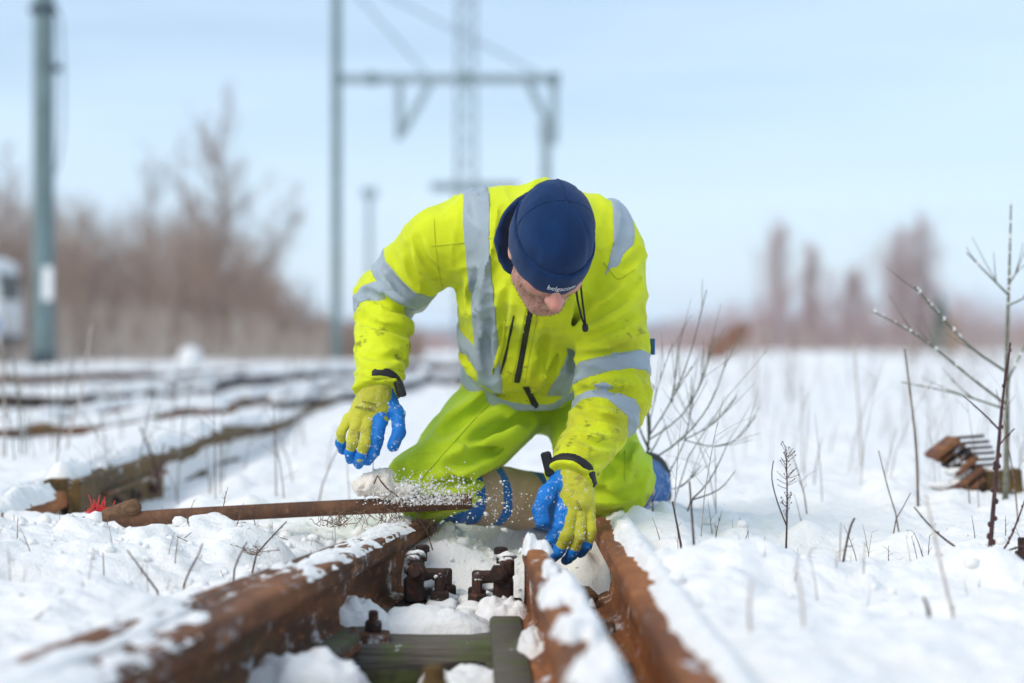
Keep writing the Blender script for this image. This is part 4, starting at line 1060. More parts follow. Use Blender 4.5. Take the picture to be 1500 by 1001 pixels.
# zips and seams: ribbons laid on the cloth
M['zip'] = m_simple('black_zip_tape', (.014, .016, .014), .6, .3, 200, .4)
def ribbon(name, pts, wid, mat, parent, off=.0015, G=None, D=None, raised=.0012):
    G = G or J; D = alld if D is None else D
    pts = np.array(pts, float); n = max(8, int(np.hypot(*np.diff(pts, axis=0).T).sum()/2.5)); tq = np.linspace(0, len(pts)-1, n)
    path = np.stack([np.interp(tq, range(len(pts)), pts[:, k]) for k in (0, 1)], -1)
    for _ in range(6): path[1:-1] = .25*path[:-2] + .5*path[1:-1] + .25*path[2:]
    C = [hit(G, D, *q) for q in path]; C = np.array([c for c in C if c is not None])
    if len(C) < 3: return None
    for _ in range(2): C[1:-1] = .25*C[:-2] + .5*C[1:-1] + .25*C[2:]
    e = .004; N = np.stack([tri(G, D, C + np.eye(3)[k]*e) - tri(G, D, C - np.eye(3)[k]*e) for k in range(3)], -1); N /= np.linalg.norm(N, axis=1, keepdims=True) + 1e-9
    for _ in range(3): N[1:-1] = .25*N[:-2] + .5*N[1:-1] + .25*N[2:]
    T_ = np.gradient(C, axis=0); T_ /= np.linalg.norm(T_, axis=1, keepdims=True); B_ = np.cross(T_, N)
    w = np.interp(np.linspace(0, 1, len(C)), np.linspace(0, 1, len(np.atleast_1d(wid))), np.atleast_1d(wid))[:, None]
    rows = [C + B_*w - N*.003, C + B_*w*.95 + N*off, C + B_*w*.35 + N*(off + raised), C - B_*w*.35 + N*(off + raised), C - B_*w*.95 + N*off, C - B_*w - N*.003]
    v = np.stack(rows, 1).reshape(-1, 3); q = np.arange(len(C)*6).reshape(len(C), 6)
    f = np.stack([q[:-1, :-1], q[1:, :-1], q[1:, 1:], q[:-1, 1:]], -1).reshape(-1, 4)
    return obj(name, v, f, mat, parent)
ribbon('front_zip', [(779, 446), (772, 480), (765, 520), (757, 560)], .0068, M['zip'], jack)
ribbon('hem_zip', [(770, 566), (777, 580), (786, 597)], .0078, M['zip'], jack)
ribbon('pocket_zip', [(753, 462), (747, 490), (741, 520), (733, 548)], (.0012, .0034, .0022, .0036, .001), M['zip'], jack)
ribbon('pocket_welt', [(742, 470), (736, 500), (729, 525), (722, 548)], (.002, .007, .008, .006, .002), M['jacket'], jack, .001, raised=.004)
seam_m = m_simple('olive_stitching', (.46, .54, .01), .8)
for nm, pts in (('yoke_seam', [(633, 361), (673, 357), (715, 350), (748, 345)]), ('armhole_seam', [(636, 322), (638, 365), (645, 410), (655, 452)]), ('armhole_seam', [(884, 385), (905, 412), (930, 395)]),
                ('placket_seam', [(771, 452), (764, 490), (757, 525), (749, 562)]), ('placket_seam', [(790, 452), (782, 490), (775, 525), (768, 562)]),
                ('hem_seam', [(712, 578), (745, 592), (780, 596)])):
    ribbon(nm, pts, .0009, seam_m, jack, .0012 if 'tape' not in nm else .0032, raised=.0003)
# collar (navy lining standing round the neck)
G2 = Grid((-.12, 4.0, .42), (.27, 4.42, .80), .004)
NA = unit(hl(0, -.03, -.04) - NECK); CC = NECK + NA*.085
hh = G2.dot(CC, NA); rad = np.sqrt(np.maximum((G2.X - np.float32(CC[0]))**2 + (G2.Y - np.float32(CC[1]))**2 + (G2.Z - np.float32(CC[2]))**2 - hh**2, 0))
dcol = np.sqrt((rad - (.090 + hh*.18))**2 + (hh*.32)**2) - .012
Ib, pb = G2.band(dcol, .02); dcol[Ib] -= .004*ridge(pb, I3, (18, 18, 18), 77)
part('collar', G2.mesh(dcol), M['navy_dark'], jack)
# drawcord
mb = MB(); mb.tube([W(843, 415, 4.12), W(846, 440, 4.13), W(851, 462, 4.15), W(857, 478, 4.16)], .0026, 6); mb.tube([W(850, 413, 4.13), W(853, 440, 4.14), W(856, 462, 4.15), W(858, 478, 4.16)], .0024, 6)
mb.lathe(W(857, 474, 4.16), [(.003, 0), (.0065, .003), (.0072, .012), (.004, .018)], (0.05, 0, -1), 10); mb.build('drawcord', M['black'], jack, True)
# cuffs straps
for D, wr, ax, el, c in ((arR, WR_R, BR, EL_R, unit(np.array([1, -.5, 0]))), (arL, WR_L, BL, EL_L, unit(np.array([.1, -1, .3])))):
    o_ = wr + ax*.006
    part('cuff_strap', on(D, slab(o_, ax, .0105), J.sph(o_, .10), -J.dot(o_, c) + .004, off=.0045), M['black'], jack)
    part('cuff', on(D, slab(wr + ax*.006, ax, .0150), J.sph(o_, .10), off=.0018), M['jacket'], jack)
mb = MB(); mb.box(W(586, 570, 4.28), (.014, .030, .034), [(1, .4, .3), (-.4, 1, 0), (-.3, 0, 1)], .003); mb.build('strap_tab', M['black'], jack)
mb = MB(); mb.box(W(803, 680, 4.10), (.022, .010, .052), [(1, 0, .25), (0, 1, 0), (-.25, 0, 1)], .004); mb.build('strap_tab', M['black'], jack)
mb = MB(); mb.box(W(955, 508, 4.40), (.004, .03, .036), [(1, .3, 0), (-.3, 1, 0), (0, 0, 1)], .001); mb.build('sleeve_badge', M['blue_cloth'], jack)

# ---- trousers
TQ = Grid((-.30, 4.22, -.06), (.40, 5.02, .46), .0055)
def leg(hp, kn, an, seed, r, cut):
    A, B = unit(kn - hp), unit(an - kn); shn = np.maximum(TQ.cap(kn, kn + B*.16, r[1]*.98, r[2]), TQ.dot(kn + B*cut, unit(B - .1*A))); dd = smin(TQ.cap(hp, kn, r[0], r[1]), shn, .02)
    I_, p_ = TQ.band(dd, .03); sv = unit(np.cross(A, B) + 1e-6)
    nk = np.exp(-((p_ - kn) @ A / .12)**2)
    dd[I_] -= .009*ridge(p_, (A, np.cross(A, sv), sv), (4, 12, 10), seed) + .016*nk*ridge(p_, (unit(A+B), np.cross(A, sv), sv), (20, 8, 6), seed + 2)
    return dd
lgR = leg(HIP_R, KN_R, AN_R, 61, (.108, .088, .080), .030); lgL = leg(HIP_L, KN_L, AN_L, 67, (.106, .086, .078), .045)
pel = TQ.ecap(PV, PV + TT*.08, SS, FF, (.150, .14), (.125, .115))
trd = smin(smin(lgR, lgL, .02), pel, .04)
crease(TQ, trd, [([(790, 590, 4.62), (740, 625, 4.55), (680, 650, 4.42)], .016, 0.0192), ([(770, 615, 4.58), (720, 660, 4.46), (660, 690, 4.36)], .014, 0.0192), ([(740, 575, 4.60), (690, 610, 4.48), (650, 640, 4.40)], .014, 0.0144),
    ([(720, 690, 4.42), (690, 700, 4.36), (640, 715, 4.33)], .011, 0.0160), ([(690, 720, 4.38), (660, 735, 4.34), (620, 738, 4.34)], .010, 0.0160), ([(850, 600, 4.66), (880, 640, 4.52), (900, 690, 4.40)], .014, 0.0192),
    ([(930, 620, 4.60), (915, 670, 4.46), (880, 720, 4.40)], .012, 0.0160), ([(870, 720, 4.40), (900, 728, 4.38), (935, 715, 4.42)], .010, 0.0144)])
trous = part('hi_vis_trousers', TQ.mesh(trd), M['trouser'], person)
for pts in ([(735, 575), (690, 620), (650, 665), (615, 705)], [(900, 610), (915, 655), (915, 705)]): ribbon('leg_seam', pts, .0010, m_simple('lime_stitching', (.34, .46, .01), .8), trous, .0010, G=TQ, D=trd, raised=.0006)
# inner work trousers below the hems, with tan patches
LQ = Grid((-.26, 4.26, -.10), (.48, 5.10, .20), .0046)
for sgn, kn, an, snowy in ((0, KN_R, AN_R, .62), (1, KN_L, AN_L, .35)):
    B = unit(an - kn); L = np.linalg.norm(an - kn)
    dd = LQ.cap(kn + B*.040 + np.array([0, 0, -.012]), an, .070, .064)
    I_, p_ = LQ.band(dd, .025); dd[I_] -= .007*ridge(p_, (B, I3[2], np.cross(B, I3[2])), (15, 8, 8), 81 + sgn)
    dd = np.maximum(dd, LQ.dot(an, B))
    u = LQ.dot(kn, B) + 0*LQ.Z + .25*(LQ.Z - np.float32(kn[2]))
    o1 = part('work_trouser_leg', LQ.mesh(dd), M['blue_cloth'], person)
    def lq(*cuts, off=.002):
        q_ = dd - np.float32(off)
        for c in cuts: q_ = np.maximum(q_, c)
        return LQ.mesh(q_)
    if sgn == 0:
        part('tan_patch', lq(np.abs(u - .120) - .026), M['tan'], o1)
        part('tan_patch', lq(np.abs(u - .222) - .052), M['tan'], o1)
        part('lower_leg_cuff', lq(-(u - .295)), M['snowy_blue'], o1)
    else:
        part('tan_patch', lq(np.abs(u - .135) - .022), M['tan'], o1)
        part('lower_leg_cuff', lq(-(u - .17)), M['snowy_blue'], o1)
    # boot
    BQ = Grid(an - .2 + np.array([0, .06, .06]), an + .26, .006); T_ = unit(B*np.array([1, 1, 0]))
    tip = an + T_*.165 + np.array([0, 0, -.035]); ank = an + np.array([0, 0, -.004])
    bd = smin(BQ.cap(an - B*.05, ank, .058, .054), BQ.cap(ank, tip, .050, .036), .03); bd = smin(bd, BQ.sph(ank + np.array([0, 0, .035]) + T_*.03, .042), .03)
    boot = part('boot', BQ.mesh(bd), M['black'], person)
    part('boot_sole', BQ.mesh(np.maximum(bd - .006, -BQ.dot(ank + np.array([0, 0, .030]), unit(np.array([0, 0, 1]) + T_*.25)))), m_simple('grey_boot_sole', (.05, .05, .05), .8), boot)

# ---- gloves
def glove(pts, label, coat, palm, lo, hi, snow_seed):
    H = Grid(lo, hi, .0020); d_ = None; lat = None
    for k, (chain, rr, kk) in enumerate(pts):
        c = None
        for (a, b), (ra, rb) in zip(zip(chain[:-1], chain[1:]), zip(rr[:-1], rr[1:])):
            s_ = H.cap(W(*a), W(*b), ra, rb); c = s_ if c is None else smin(c, s_, .003)
        d_ = c if d_ is None else smin(d_, c, kk)
        if k in coat:
            first, grow_ = coat[k]; q_ = None
            for (a, b), (ra, rb) in list(zip(zip(chain[:-1], chain[1:]), zip(rr[:-1], rr[1:])))[first:]:
                s_ = H.cap(W(*a), W(*b), ra + grow_, rb + grow_); q_ = s_ if q_ is None else smin(q_, s_, .003)
            lat = q_ if lat is None else smin(lat, q_, .010)
    I_, p_ = H.band(d_, .02)
    rib = .0004*np.sin(p_[:, 2]*1500 + p_[:, 0]*500)
    d_[I_] -= .0012*noise(p_[:, 0]*130, p_[:, 1]*130, p_[:, 2]*130, 5) + .0020*noise(p_[:, 0]*55, p_[:, 1]*55, p_[:, 2]*55, 6) + rib
    lat = np.minimum(lat, -H.dot(W(*palm[0]), unit(palm[1])))
    I_, p_ = H.band(lat, .03); lat[I_] -= .003*noise(p_[:, 0]*90, p_[:, 1]*90, p_[:, 2]*90, 8)
    gl = part('glove', H.mesh(d_), M['knit'], person); gl['label'] = label
    part('latex_coating', H.mesh(np.maximum(d_ - np.float32(.0012), lat)), M['latex'], gl)
    vv_, _ = H.mesh(d_); sel = rng.choice(len(vv_), 1500); w_ = vv_[sel]; pyv = 500.5 - (w_[:, 2] - CAM_H)/w_[:, 1]*FPX; keep = rng.uniform(0, 1, len(sel)) < sm(snow_seed[0], snow_seed[1], pyv)
    mb = MB()
    for c in w_[keep]: mb.blob(c, min(.0022, .0004 + random.expovariate(1/.0005)), random.randint(0, 99), (5, 3), .4)
    tag(mb.build('snow_grains', M['snow_clean'], gl), kind='stuff')
    return gl, H, d_
# right hand (left in the picture), hanging, thumb towards the body
ptsR = [([(557, 556, 4.33), (552, 583, 4.32), (541, 604, 4.305)], [.036, .037, .032], .01),
        ([(550, 590, 4.315), (558, 616, 4.29)], [.028, .017], .014), ([(540, 592, 4.315), (517, 616, 4.30)], [.030, .016], .018),
        ([(555, 614, 4.285), (554, 641, 4.262), (547, 663, 4.272), (539, 675, 4.292)], [.0135, .0122, .0115, .0100], .004),
        ([(540, 619, 4.280), (535, 648, 4.258), (529, 668, 4.274), (525, 679, 4.298)], [.0138, .0122, .0115, .0100], .003),
        ([(524, 619, 4.285), (516, 646, 4.268), (513, 663, 4.284), (514, 673, 4.306)], [.0132, .0118, .0110, .0095], .003),
        ([(510, 613, 4.300), (500, 634, 4.288), (499, 649, 4.300), (503, 659, 4.318)], [.0120, .0108, .0100, .0088], .003),
        ([(568, 588, 4.325), (583, 609, 4.295), (585, 632, 4.275), (576, 653, 4.268)], [.020, .0145, .0135, .0120], .008)]
gR, HR, dR = glove(ptsR, 'blue-palmed yellow glove hanging open in the air', {3: (0, .0035), 4: (2, .004), 5: (2, .004), 6: (2, .004), 7: (0, .0045)}, ((552, 600, 4.322), (.62, .75, -.15)),
                   W(478, 705, 4.2), W(615, 540, 4.42), (600, 690))
# left hand (right in the picture), reaching down between the rails
ptsL = [([(838, 684, 4.115), (844, 713, 4.10), (846, 736, 4.085)], [.035, .036, .031], .01),
        ([(838, 712, 4.10), (826, 743, 4.075)], [.026, .016], .014), ([(848, 715, 4.10), (860, 750, 4.085)], [.026, .016], .014),
        ([(824, 742, 4.075), (817, 772, 4.050), (808, 790, 4.052), (801, 801, 4.068)], [.0138, .0124, .0115, .0100], .004),
        ([(836, 752, 4.066), (829, 786, 4.038), (819, 808, 4.045), (811, 817, 4.066)], [.0140, .0126, .0116, .0100], .003),
        ([(850, 754, 4.070), (848, 788, 4.044), (838, 811, 4.050), (829, 821, 4.068)], [.0135, .0122, .0112, .0098], .003),
        ([(863, 749, 4.080), (866, 778, 4.060), (859, 800, 4.060), (849, 810, 4.075)], [.0124, .0112, .0104, .0090], .003),
        ([(822, 704, 4.105), (801, 723, 4.075), (791, 745, 4.050), (794, 765, 4.040)], [.020, .0158, .0150, .0130], .008)]
gL, HL, dL = glove(ptsL, 'blue-palmed yellow glove reaching down between the rails', {3: (0, .0040), 4: (2, .004), 5: (2, .004), 6: (2, .004), 7: (0, .005)}, ((832, 730, 4.10), (-.80, .55, -.1)),
                   W(768, 852, 3.96), W(895, 668, 4.19), (690, 860))
# printed lettering on the back of the glove (upside down as worn)
def print_on(H, D, txt, size, cpx, cpy, d0, rot, parent):
    ca, sa = math.cos(rot), math.sin(rot)
    def place(x, y):
        px, py = cpx + (x*ca - y*sa)*FPX/d0, cpy - (x*sa + y*ca)*FPX/d0
        best = None
        for dd in np.arange(d0 - .07, d0 + .06, .0012):
            w_ = W(px, py, dd); i = [int(np.clip(np.searchsorted(ax, w_[k]), 0, len(ax) - 1)) for k, ax in enumerate((H.xs, H.ys, H.zs))]
            if D[i[0], i[1], i[2]] < .0012: best = dd; break
        return W(px, py, (best or d0) - .0022)
    return text_on(txt, size, place, M['black'], 'glove_print', parent)
print_on(HR, dR, 'COLD GRIP', .0085, 535, 597, 4.30, math.pi - .22, gR)
print_on(HR, dR, 'POSEIDON', .0065, 541, 589, 4.30, math.pi - .22, gR)
print_on(HL, dL, 'COLD', .0085, 846, 742, 4.08, -1.15, gL)

# ================================================================== IRON BAR, HANDLE, RED STRING
A, B = W(172, 763, 4.40), W(690, 733, 4.30); t = unit(B - A)
o = empty('iron_bar', tuple(A), 'long rusty iron bar lying across the snow and the left rail', 'bar')
mb = MB(); N = 14; s = unit(np.cross(t, [0, 0, 1])); u = np.cross(s, t); v = []
for i, (l, sk) in enumerate([(0, .9), (.10, 0), (.40, 0), (np.linalg.norm(B - A) - .004, 0), (np.linalg.norm(B - A), 0)]):
    for k in range(N):
        th = 2*math.pi*k/N; r = .0170 if i < 4 else .0150
        v.append(A + t*(l - sk*math.sin(th)*.020) + r*(math.cos(th)*s + math.sin(th)*u) + np.array([0, 0, .004*math.sin(l*7)]))
f = [(i*N + k, i*N + (k+1) % N, (i+1)*N + (k+1) % N, (i+1)*N + k) for i in range(4) for k in range(N)] + [tuple(range(N-1, -1, -1))]
# hollow mouth at the right end
b0 = len(v)
for l, r in ((0, .0125), (-.03, .0120)):
    for k in range(N): th = 2*math.pi*k/N; v.append(B + t*l + r*(math.cos(th)*s + math.sin(th)*u))
f += [(4*N + k, 4*N + (k+1) % N, b0 + (k+1) % N, b0 + k) for k in range(N)] + [(b0 + k, b0 + (k+1) % N, b0 + N + (k+1) % N, b0 + N + k) for k in range(N)]
obj('tube', v, f, M['bar'], o)
obj('bore_shade_disc', [v[b0 + N + k] for k in range(N)], [tuple(range(N))], M['black'], o, False)  # black disc stands in for the shade deep inside the hollow bar
a, b = W(142, 760, 4.43), W(203, 741, 4.38); d = unit(b - a); mb = MB()
mb.tube([a, a + d*.02, a + d*.05, b - d*.025, b - d*.010, b - d*.002, b], [.010, .014, .0165, .0190, .0185, .013, .004], 14)
tag(mb.build('wooden_handle', M['handle'], None, True), 'short round-ended brown handle behind the left end of the iron bar', 'handle')
mb = MB(); c = W(143, 752, 4.46)
for k in range(26):
    d = np.array([random.uniform(-1, 1.2), random.uniform(-.6, .2), random.uniform(.0, 1.3)]); d /= np.linalg.norm(d)
    p = c + np.array([random.uniform(-.03, .035), 0, 0]); L = random.uniform(.02, .055); mb.tube([p, p + d*L*.6, p + d*L + np.array([0, 0, -.006])], [.0016, .0014, .0008], 4)
tag(mb.build('red_string', m_simple('red_plastic_string', (.75, .05, .045), .5, .1), None), 'frayed bright red string beside the wooden handle', 'string')

# ================================================================== RUSTED SCRAP AT THE RIGHT
D = 5.42; o = empty('rusted_scrap', tuple(W(1425, 730, D)), 'rusted ribbed iron scrap lying in the snow at the right', 'scrap')
def bar_(p0, p1, dep, th, nm, mat, dd=0.0):
    a, b = W(*p0, D + dd), W(*p1, D + dd); t_ = unit(b - a); mb = MB(); mb.box((a + b)/2, (np.linalg.norm(b - a), dep, th), [t_, (0, 1, 0), np.cross(t_, [0, 1, 0])], .003); mb.build(nm, mat, o)
bar_((1388, 728), (1442, 696), .11, .052, 'body', M['rust'])
bar_((1436, 706), (1490, 702), .12, .062, 'end_block', M['rust_olive'])
bar_((1396, 716), (1434, 684), .13, .014, 'rib', M['rust'], -.01); bar_((1394, 694), (1426, 668), .13, .014, 'rib', M['rust'], .01); bar_((1362, 670), (1398, 642), .13, .016, 'rib', M['rust'], .03)
bar_((1374, 676), (1408, 650), .10, .012, 'rib', M['rust'], .04); bar_((1384, 684), (1418, 660), .10, .012, 'rib', M['rust_dark'], .02); bar_((1402, 726), (1436, 700), .12, .012, 'rib', M['rust'], -.03)
for k, (x0, x1, y) in enumerate(((1398, 1440, 640), (1402, 1448, 648), (1406, 1452, 656), (1408, 1456, 664), (1410, 1458, 673), (1414, 1462, 681))):
    mb = MB(); mb.tube([W(x0, y + 2, D + .05), W(x1, y - 1, D + .12)], .0048, 6); mb.build('rod', M['rust_dark'], o)
mb = MB()
for k in range(9): mb.blob(W(random.uniform(1375, 1470), random.uniform(655, 715), D - .02), random.uniform(.014, .03), k, (8, 6), .4, (1.3, 1, .45))
tag(mb.build('snow_patch', M['snow_clean'], o, True), kind='stuff')
o = empty('rusted_bolt', tuple(W(1494, 832, 3.75)), 'dark rusted bolt and nut at the right edge', 'bolt')
mb = MB(); mb.lathe(W(1482, 828, 3.75), [(.012, 0), (.012, .018), (.008, .02), (.008, .05)], (1, .1, .15), 8); mb.build('shank', M['rust_dark'], o)
mb = MB(); mb.box(W(1497, 805, 3.77), (.014, .014, .045), None, .002); hexnut(mb, W(1490, 818, 3.76), .015, .02, (1, 0, .3)); mb.build('nut', M['rust_dark'], o)

# ================================================================== TWIGS AND STEMS
def plant(name, lines, mat, label, cat='twig', buds=0.0, bead=None, group=None, side=0):
    """lines: (points (px,py,d), r0, r1); the first is the stem, the others its branches"""
    b = W(*lines[0][0][0]); o = empty(name, tuple(b), label, cat, group)
    for i, (pts, r0, r1) in enumerate(lines):
        P = np.array([W(*q) for q in pts])
        if len(P) > 2:                                                  # smooth the path
            tq = np.linspace(0, len(P) - 1, 3*(len(P) - 1) + 1); P = np.stack([np.interp(tq, range(len(P)), P[:, a]) for a in range(3)], -1)
            for _ in range(2): P[1:-1] = .25*P[:-2] + .5*P[1:-1] + .25*P[2:]
        if i == 0: P[0] = P[0] + np.array([0, 0, -.03])
        m = len(P); mb = MB(); mb.tube(P, [r0 + (r1 - r0)*k/(m - 1) for k in range(m)], 6)
        if buds:
            L = np.linalg.norm(P[-1] - P[0])
            for k in range(int(L/buds)):
                s = random.uniform(.1, 1)*(m - 1); j = min(int(s), m - 2); q = P[j] + (P[j+1] - P[j])*(s - j); r = r0 + (r1 - r0)*s/(m - 1)
                mb.blob(q + np.array([random.choice((-1, 1))*r*1.2, -r*.3, r*.5]), r*.75 + .0004, k, (5, 4), .2, (1, 1, 1.5))
        for k in range(side):
            s = random.uniform(.2, .95)*(m - 1); j = min(int(s), m - 2); q = P[j] + (P[j+1] - P[j])*(s - j); dv = unit(P[j+1] - P[j]) + np.array([random.gauss(0, .5), random.gauss(0, .4), random.uniform(0, .6)]); dv = unit(dv); l_ = random.uniform(.04, .13)
            mb.tube([q, q + dv*l_*.5 + np.array([0, 0, .004]), q + dv*l_ + np.array([0, 0, .014])], [r1*.9, r1*.7, r1*.45], 4)
        mb.build('stem' if i == 0 else 'branch', mat, o, True)
        if bead:
            mb = MB(); L = np.linalg.norm(P[-1] - P[0])
            for k in range(int(L/bead)):
                s = random.uniform(.25, 1)*(m - 1); j = min(int(s), m - 2); q = P[j] + (P[j+1] - P[j])*(s - j); mb.blob(q + np.array([0, 0, r1 + .001]), random.uniform(.002, .0052), k, (6, 4), .3)
            if mb.v: tag(mb.build('frost_beads', M['snow_clean'], o, True), kind='stuff')
    return o
d = 3.72
plant('dark_sapling', [([(1448, 834, d), (1455, 745, d), (1463, 650, d), (1468, 590, d), (1480, 502, d)], .0050, .0022),
    ([(1447, 828, d), (1400, 803, d-.02), (1365, 775, d-.04), (1339, 743, d-.05)], .0026, .0013), ([(1450, 832, d), (1475, 800, d+.02), (1490, 765, d+.03), (1503, 728, d+.04)], .0024, .0014),
    ([(1450, 817, d), (1478, 806, d-.02), (1506, 797, d-.03)], .0026, .0018), ([(1432, 825, d), (1440, 808, d), (1449, 806, d)], .0022, .0018),
    ([(1464, 630, d), (1440, 605, d), (1411, 580, d)], .0022, .0012), ([(1464, 652, d), (1474, 640, d), (1486, 628, d)], .0018, .0013)], M['twig'], 'dark red-brown sapling with buds, sharp at the right edge', 'sapling', .03)
d = 5.15
plant('frosted_sapling', [([(1472, 735, d), (1476, 640, d), (1474, 520, d), (1478, 420, d), (1481, 300, d)], .0085, .0022),
    ([(1473, 592, d), (1430, 560, d-.05), (1345, 490, d-.1), (1278, 456, d-.1)], .0040, .0018), ([(1474, 545, d), (1420, 510, d-.1), (1380, 465, d-.15), (1340, 420, d-.2)], .0036, .0018),
    ([(1477, 432, d), (1445, 400, d), (1415, 369, d)], .0032, .0016), ([(1478, 447, d), (1490, 442, d), (1510, 432, d)], .0030, .0018), ([(1479, 415, d), (1488, 400, d), (1497, 392, d)], .0022, .0015),
    ([(1474, 600, d), (1400, 575, d+.1), (1320, 560, d+.1)], .0032, .0016), ([(1475, 560, d), (1495, 520, d), (1510, 490, d)], .003, .0016)], M['twig_green'], 'tall olive sapling with frost-beaded branches behind the rusted scrap', 'sapling', .0, .022, side=3)
d = 4.95
plant('willow_shrub', [([(945, 705, d), (949, 655, d), (954, 612, d), (942, 594, d)], .0036, .0030),
    ([(950, 640, d), (985, 588, d), (1012, 520, d), (1035, 425, d)], .0022, .0012), ([(950, 645, d), (1000, 612, d), (1030, 560, d+.05), (1046, 497, d)], .0021, .0012),
    ([(947, 678, d), (1000, 646, d-.05), (1045, 590, d-.05), (1066, 520, d)], .0025, .0012), ([(1003, 644, d-.05), (1048, 622, d), (1079, 582, d)], .0016, .0011),
    ([(1003, 645, d-.05), (1050, 658, d-.05), (1085, 642, d-.05), (1108, 608, d)], .0016, .0011), ([(967, 715, d-.1), (992, 672, d-.1), (1006, 640, d-.1), (1018, 570, d)], .0017, .0012),
    ([(967, 716, d-.1), (1000, 717, d-.1), (1026, 683, d-.1)], .0014, .0010), ([(985, 590, d), (990, 540, d), (1000, 480, d)], .0015, .0010), ([(1020, 575, d), (1033, 540, d), (1040, 505, d)], .0011, .0009),
    ([(950, 660, d), (936, 630, d), (932, 570, d)], .0016, .0012), ([(953, 612, d), (965, 560, d), (985, 505, d)], .0015, .0010)], M['twig_green'], 'leafless many-branched shrub behind the man\'s elbow', 'shrub', .05, side=5)
plant('forked_twig', [([(1002, 742, 4.7), (1040, 708, 4.7), (1066, 650, 4.7)], .0026, .001), ([(1012, 733, 4.7), (1055, 720, 4.7), (1077, 690, 4.7)], .0022, .001)], M['twig_green'], 'low forked twig under the leafless shrub')
d = 3.95
o = plant('seed_head_stem', [([(1151, 816, d), (1153, 760, d), (1153, 700, d), (1151, 656, d)], .0024, .0010), ([(1152, 770, d), (1138, 735, d), (1129, 700, d), (1133, 675, d)], .0016, .0010)], M['twig'], 'thin stem with a feathery dry seed head, right of the rail', 'stem')
mb = MB()
for k in range(46):
    py = random.uniform(655, 760); w = 15*(1 - abs(py - 700)/75) + 3; a = W(1152.5, py, d); b = W(1152.5 + random.uniform(-w, w), py - random.uniform(3, 14), d + random.uniform(-.02, .02))
    mb.tube([a, (a + b)/2 + np.array([0, 0, -.001]), b], [.0007, .0006, .0005], 3); mb.blob(b, random.uniform(.0010, .0019), k, (5, 3), .3)
mb.build('seed_head', M['twig'], o)
plant('short_stem', [([(1232, 842, 3.66), (1239, 800, 3.66), (1246, 770, 3.66), (1252, 759, 3.66)], .0022, .0020), ([(1240, 800, 3.66), (1246, 801, 3.66), (1249, 799, 3.66)], .001, .001)], M['twig'], 'short bare dark stick right of the seed head')
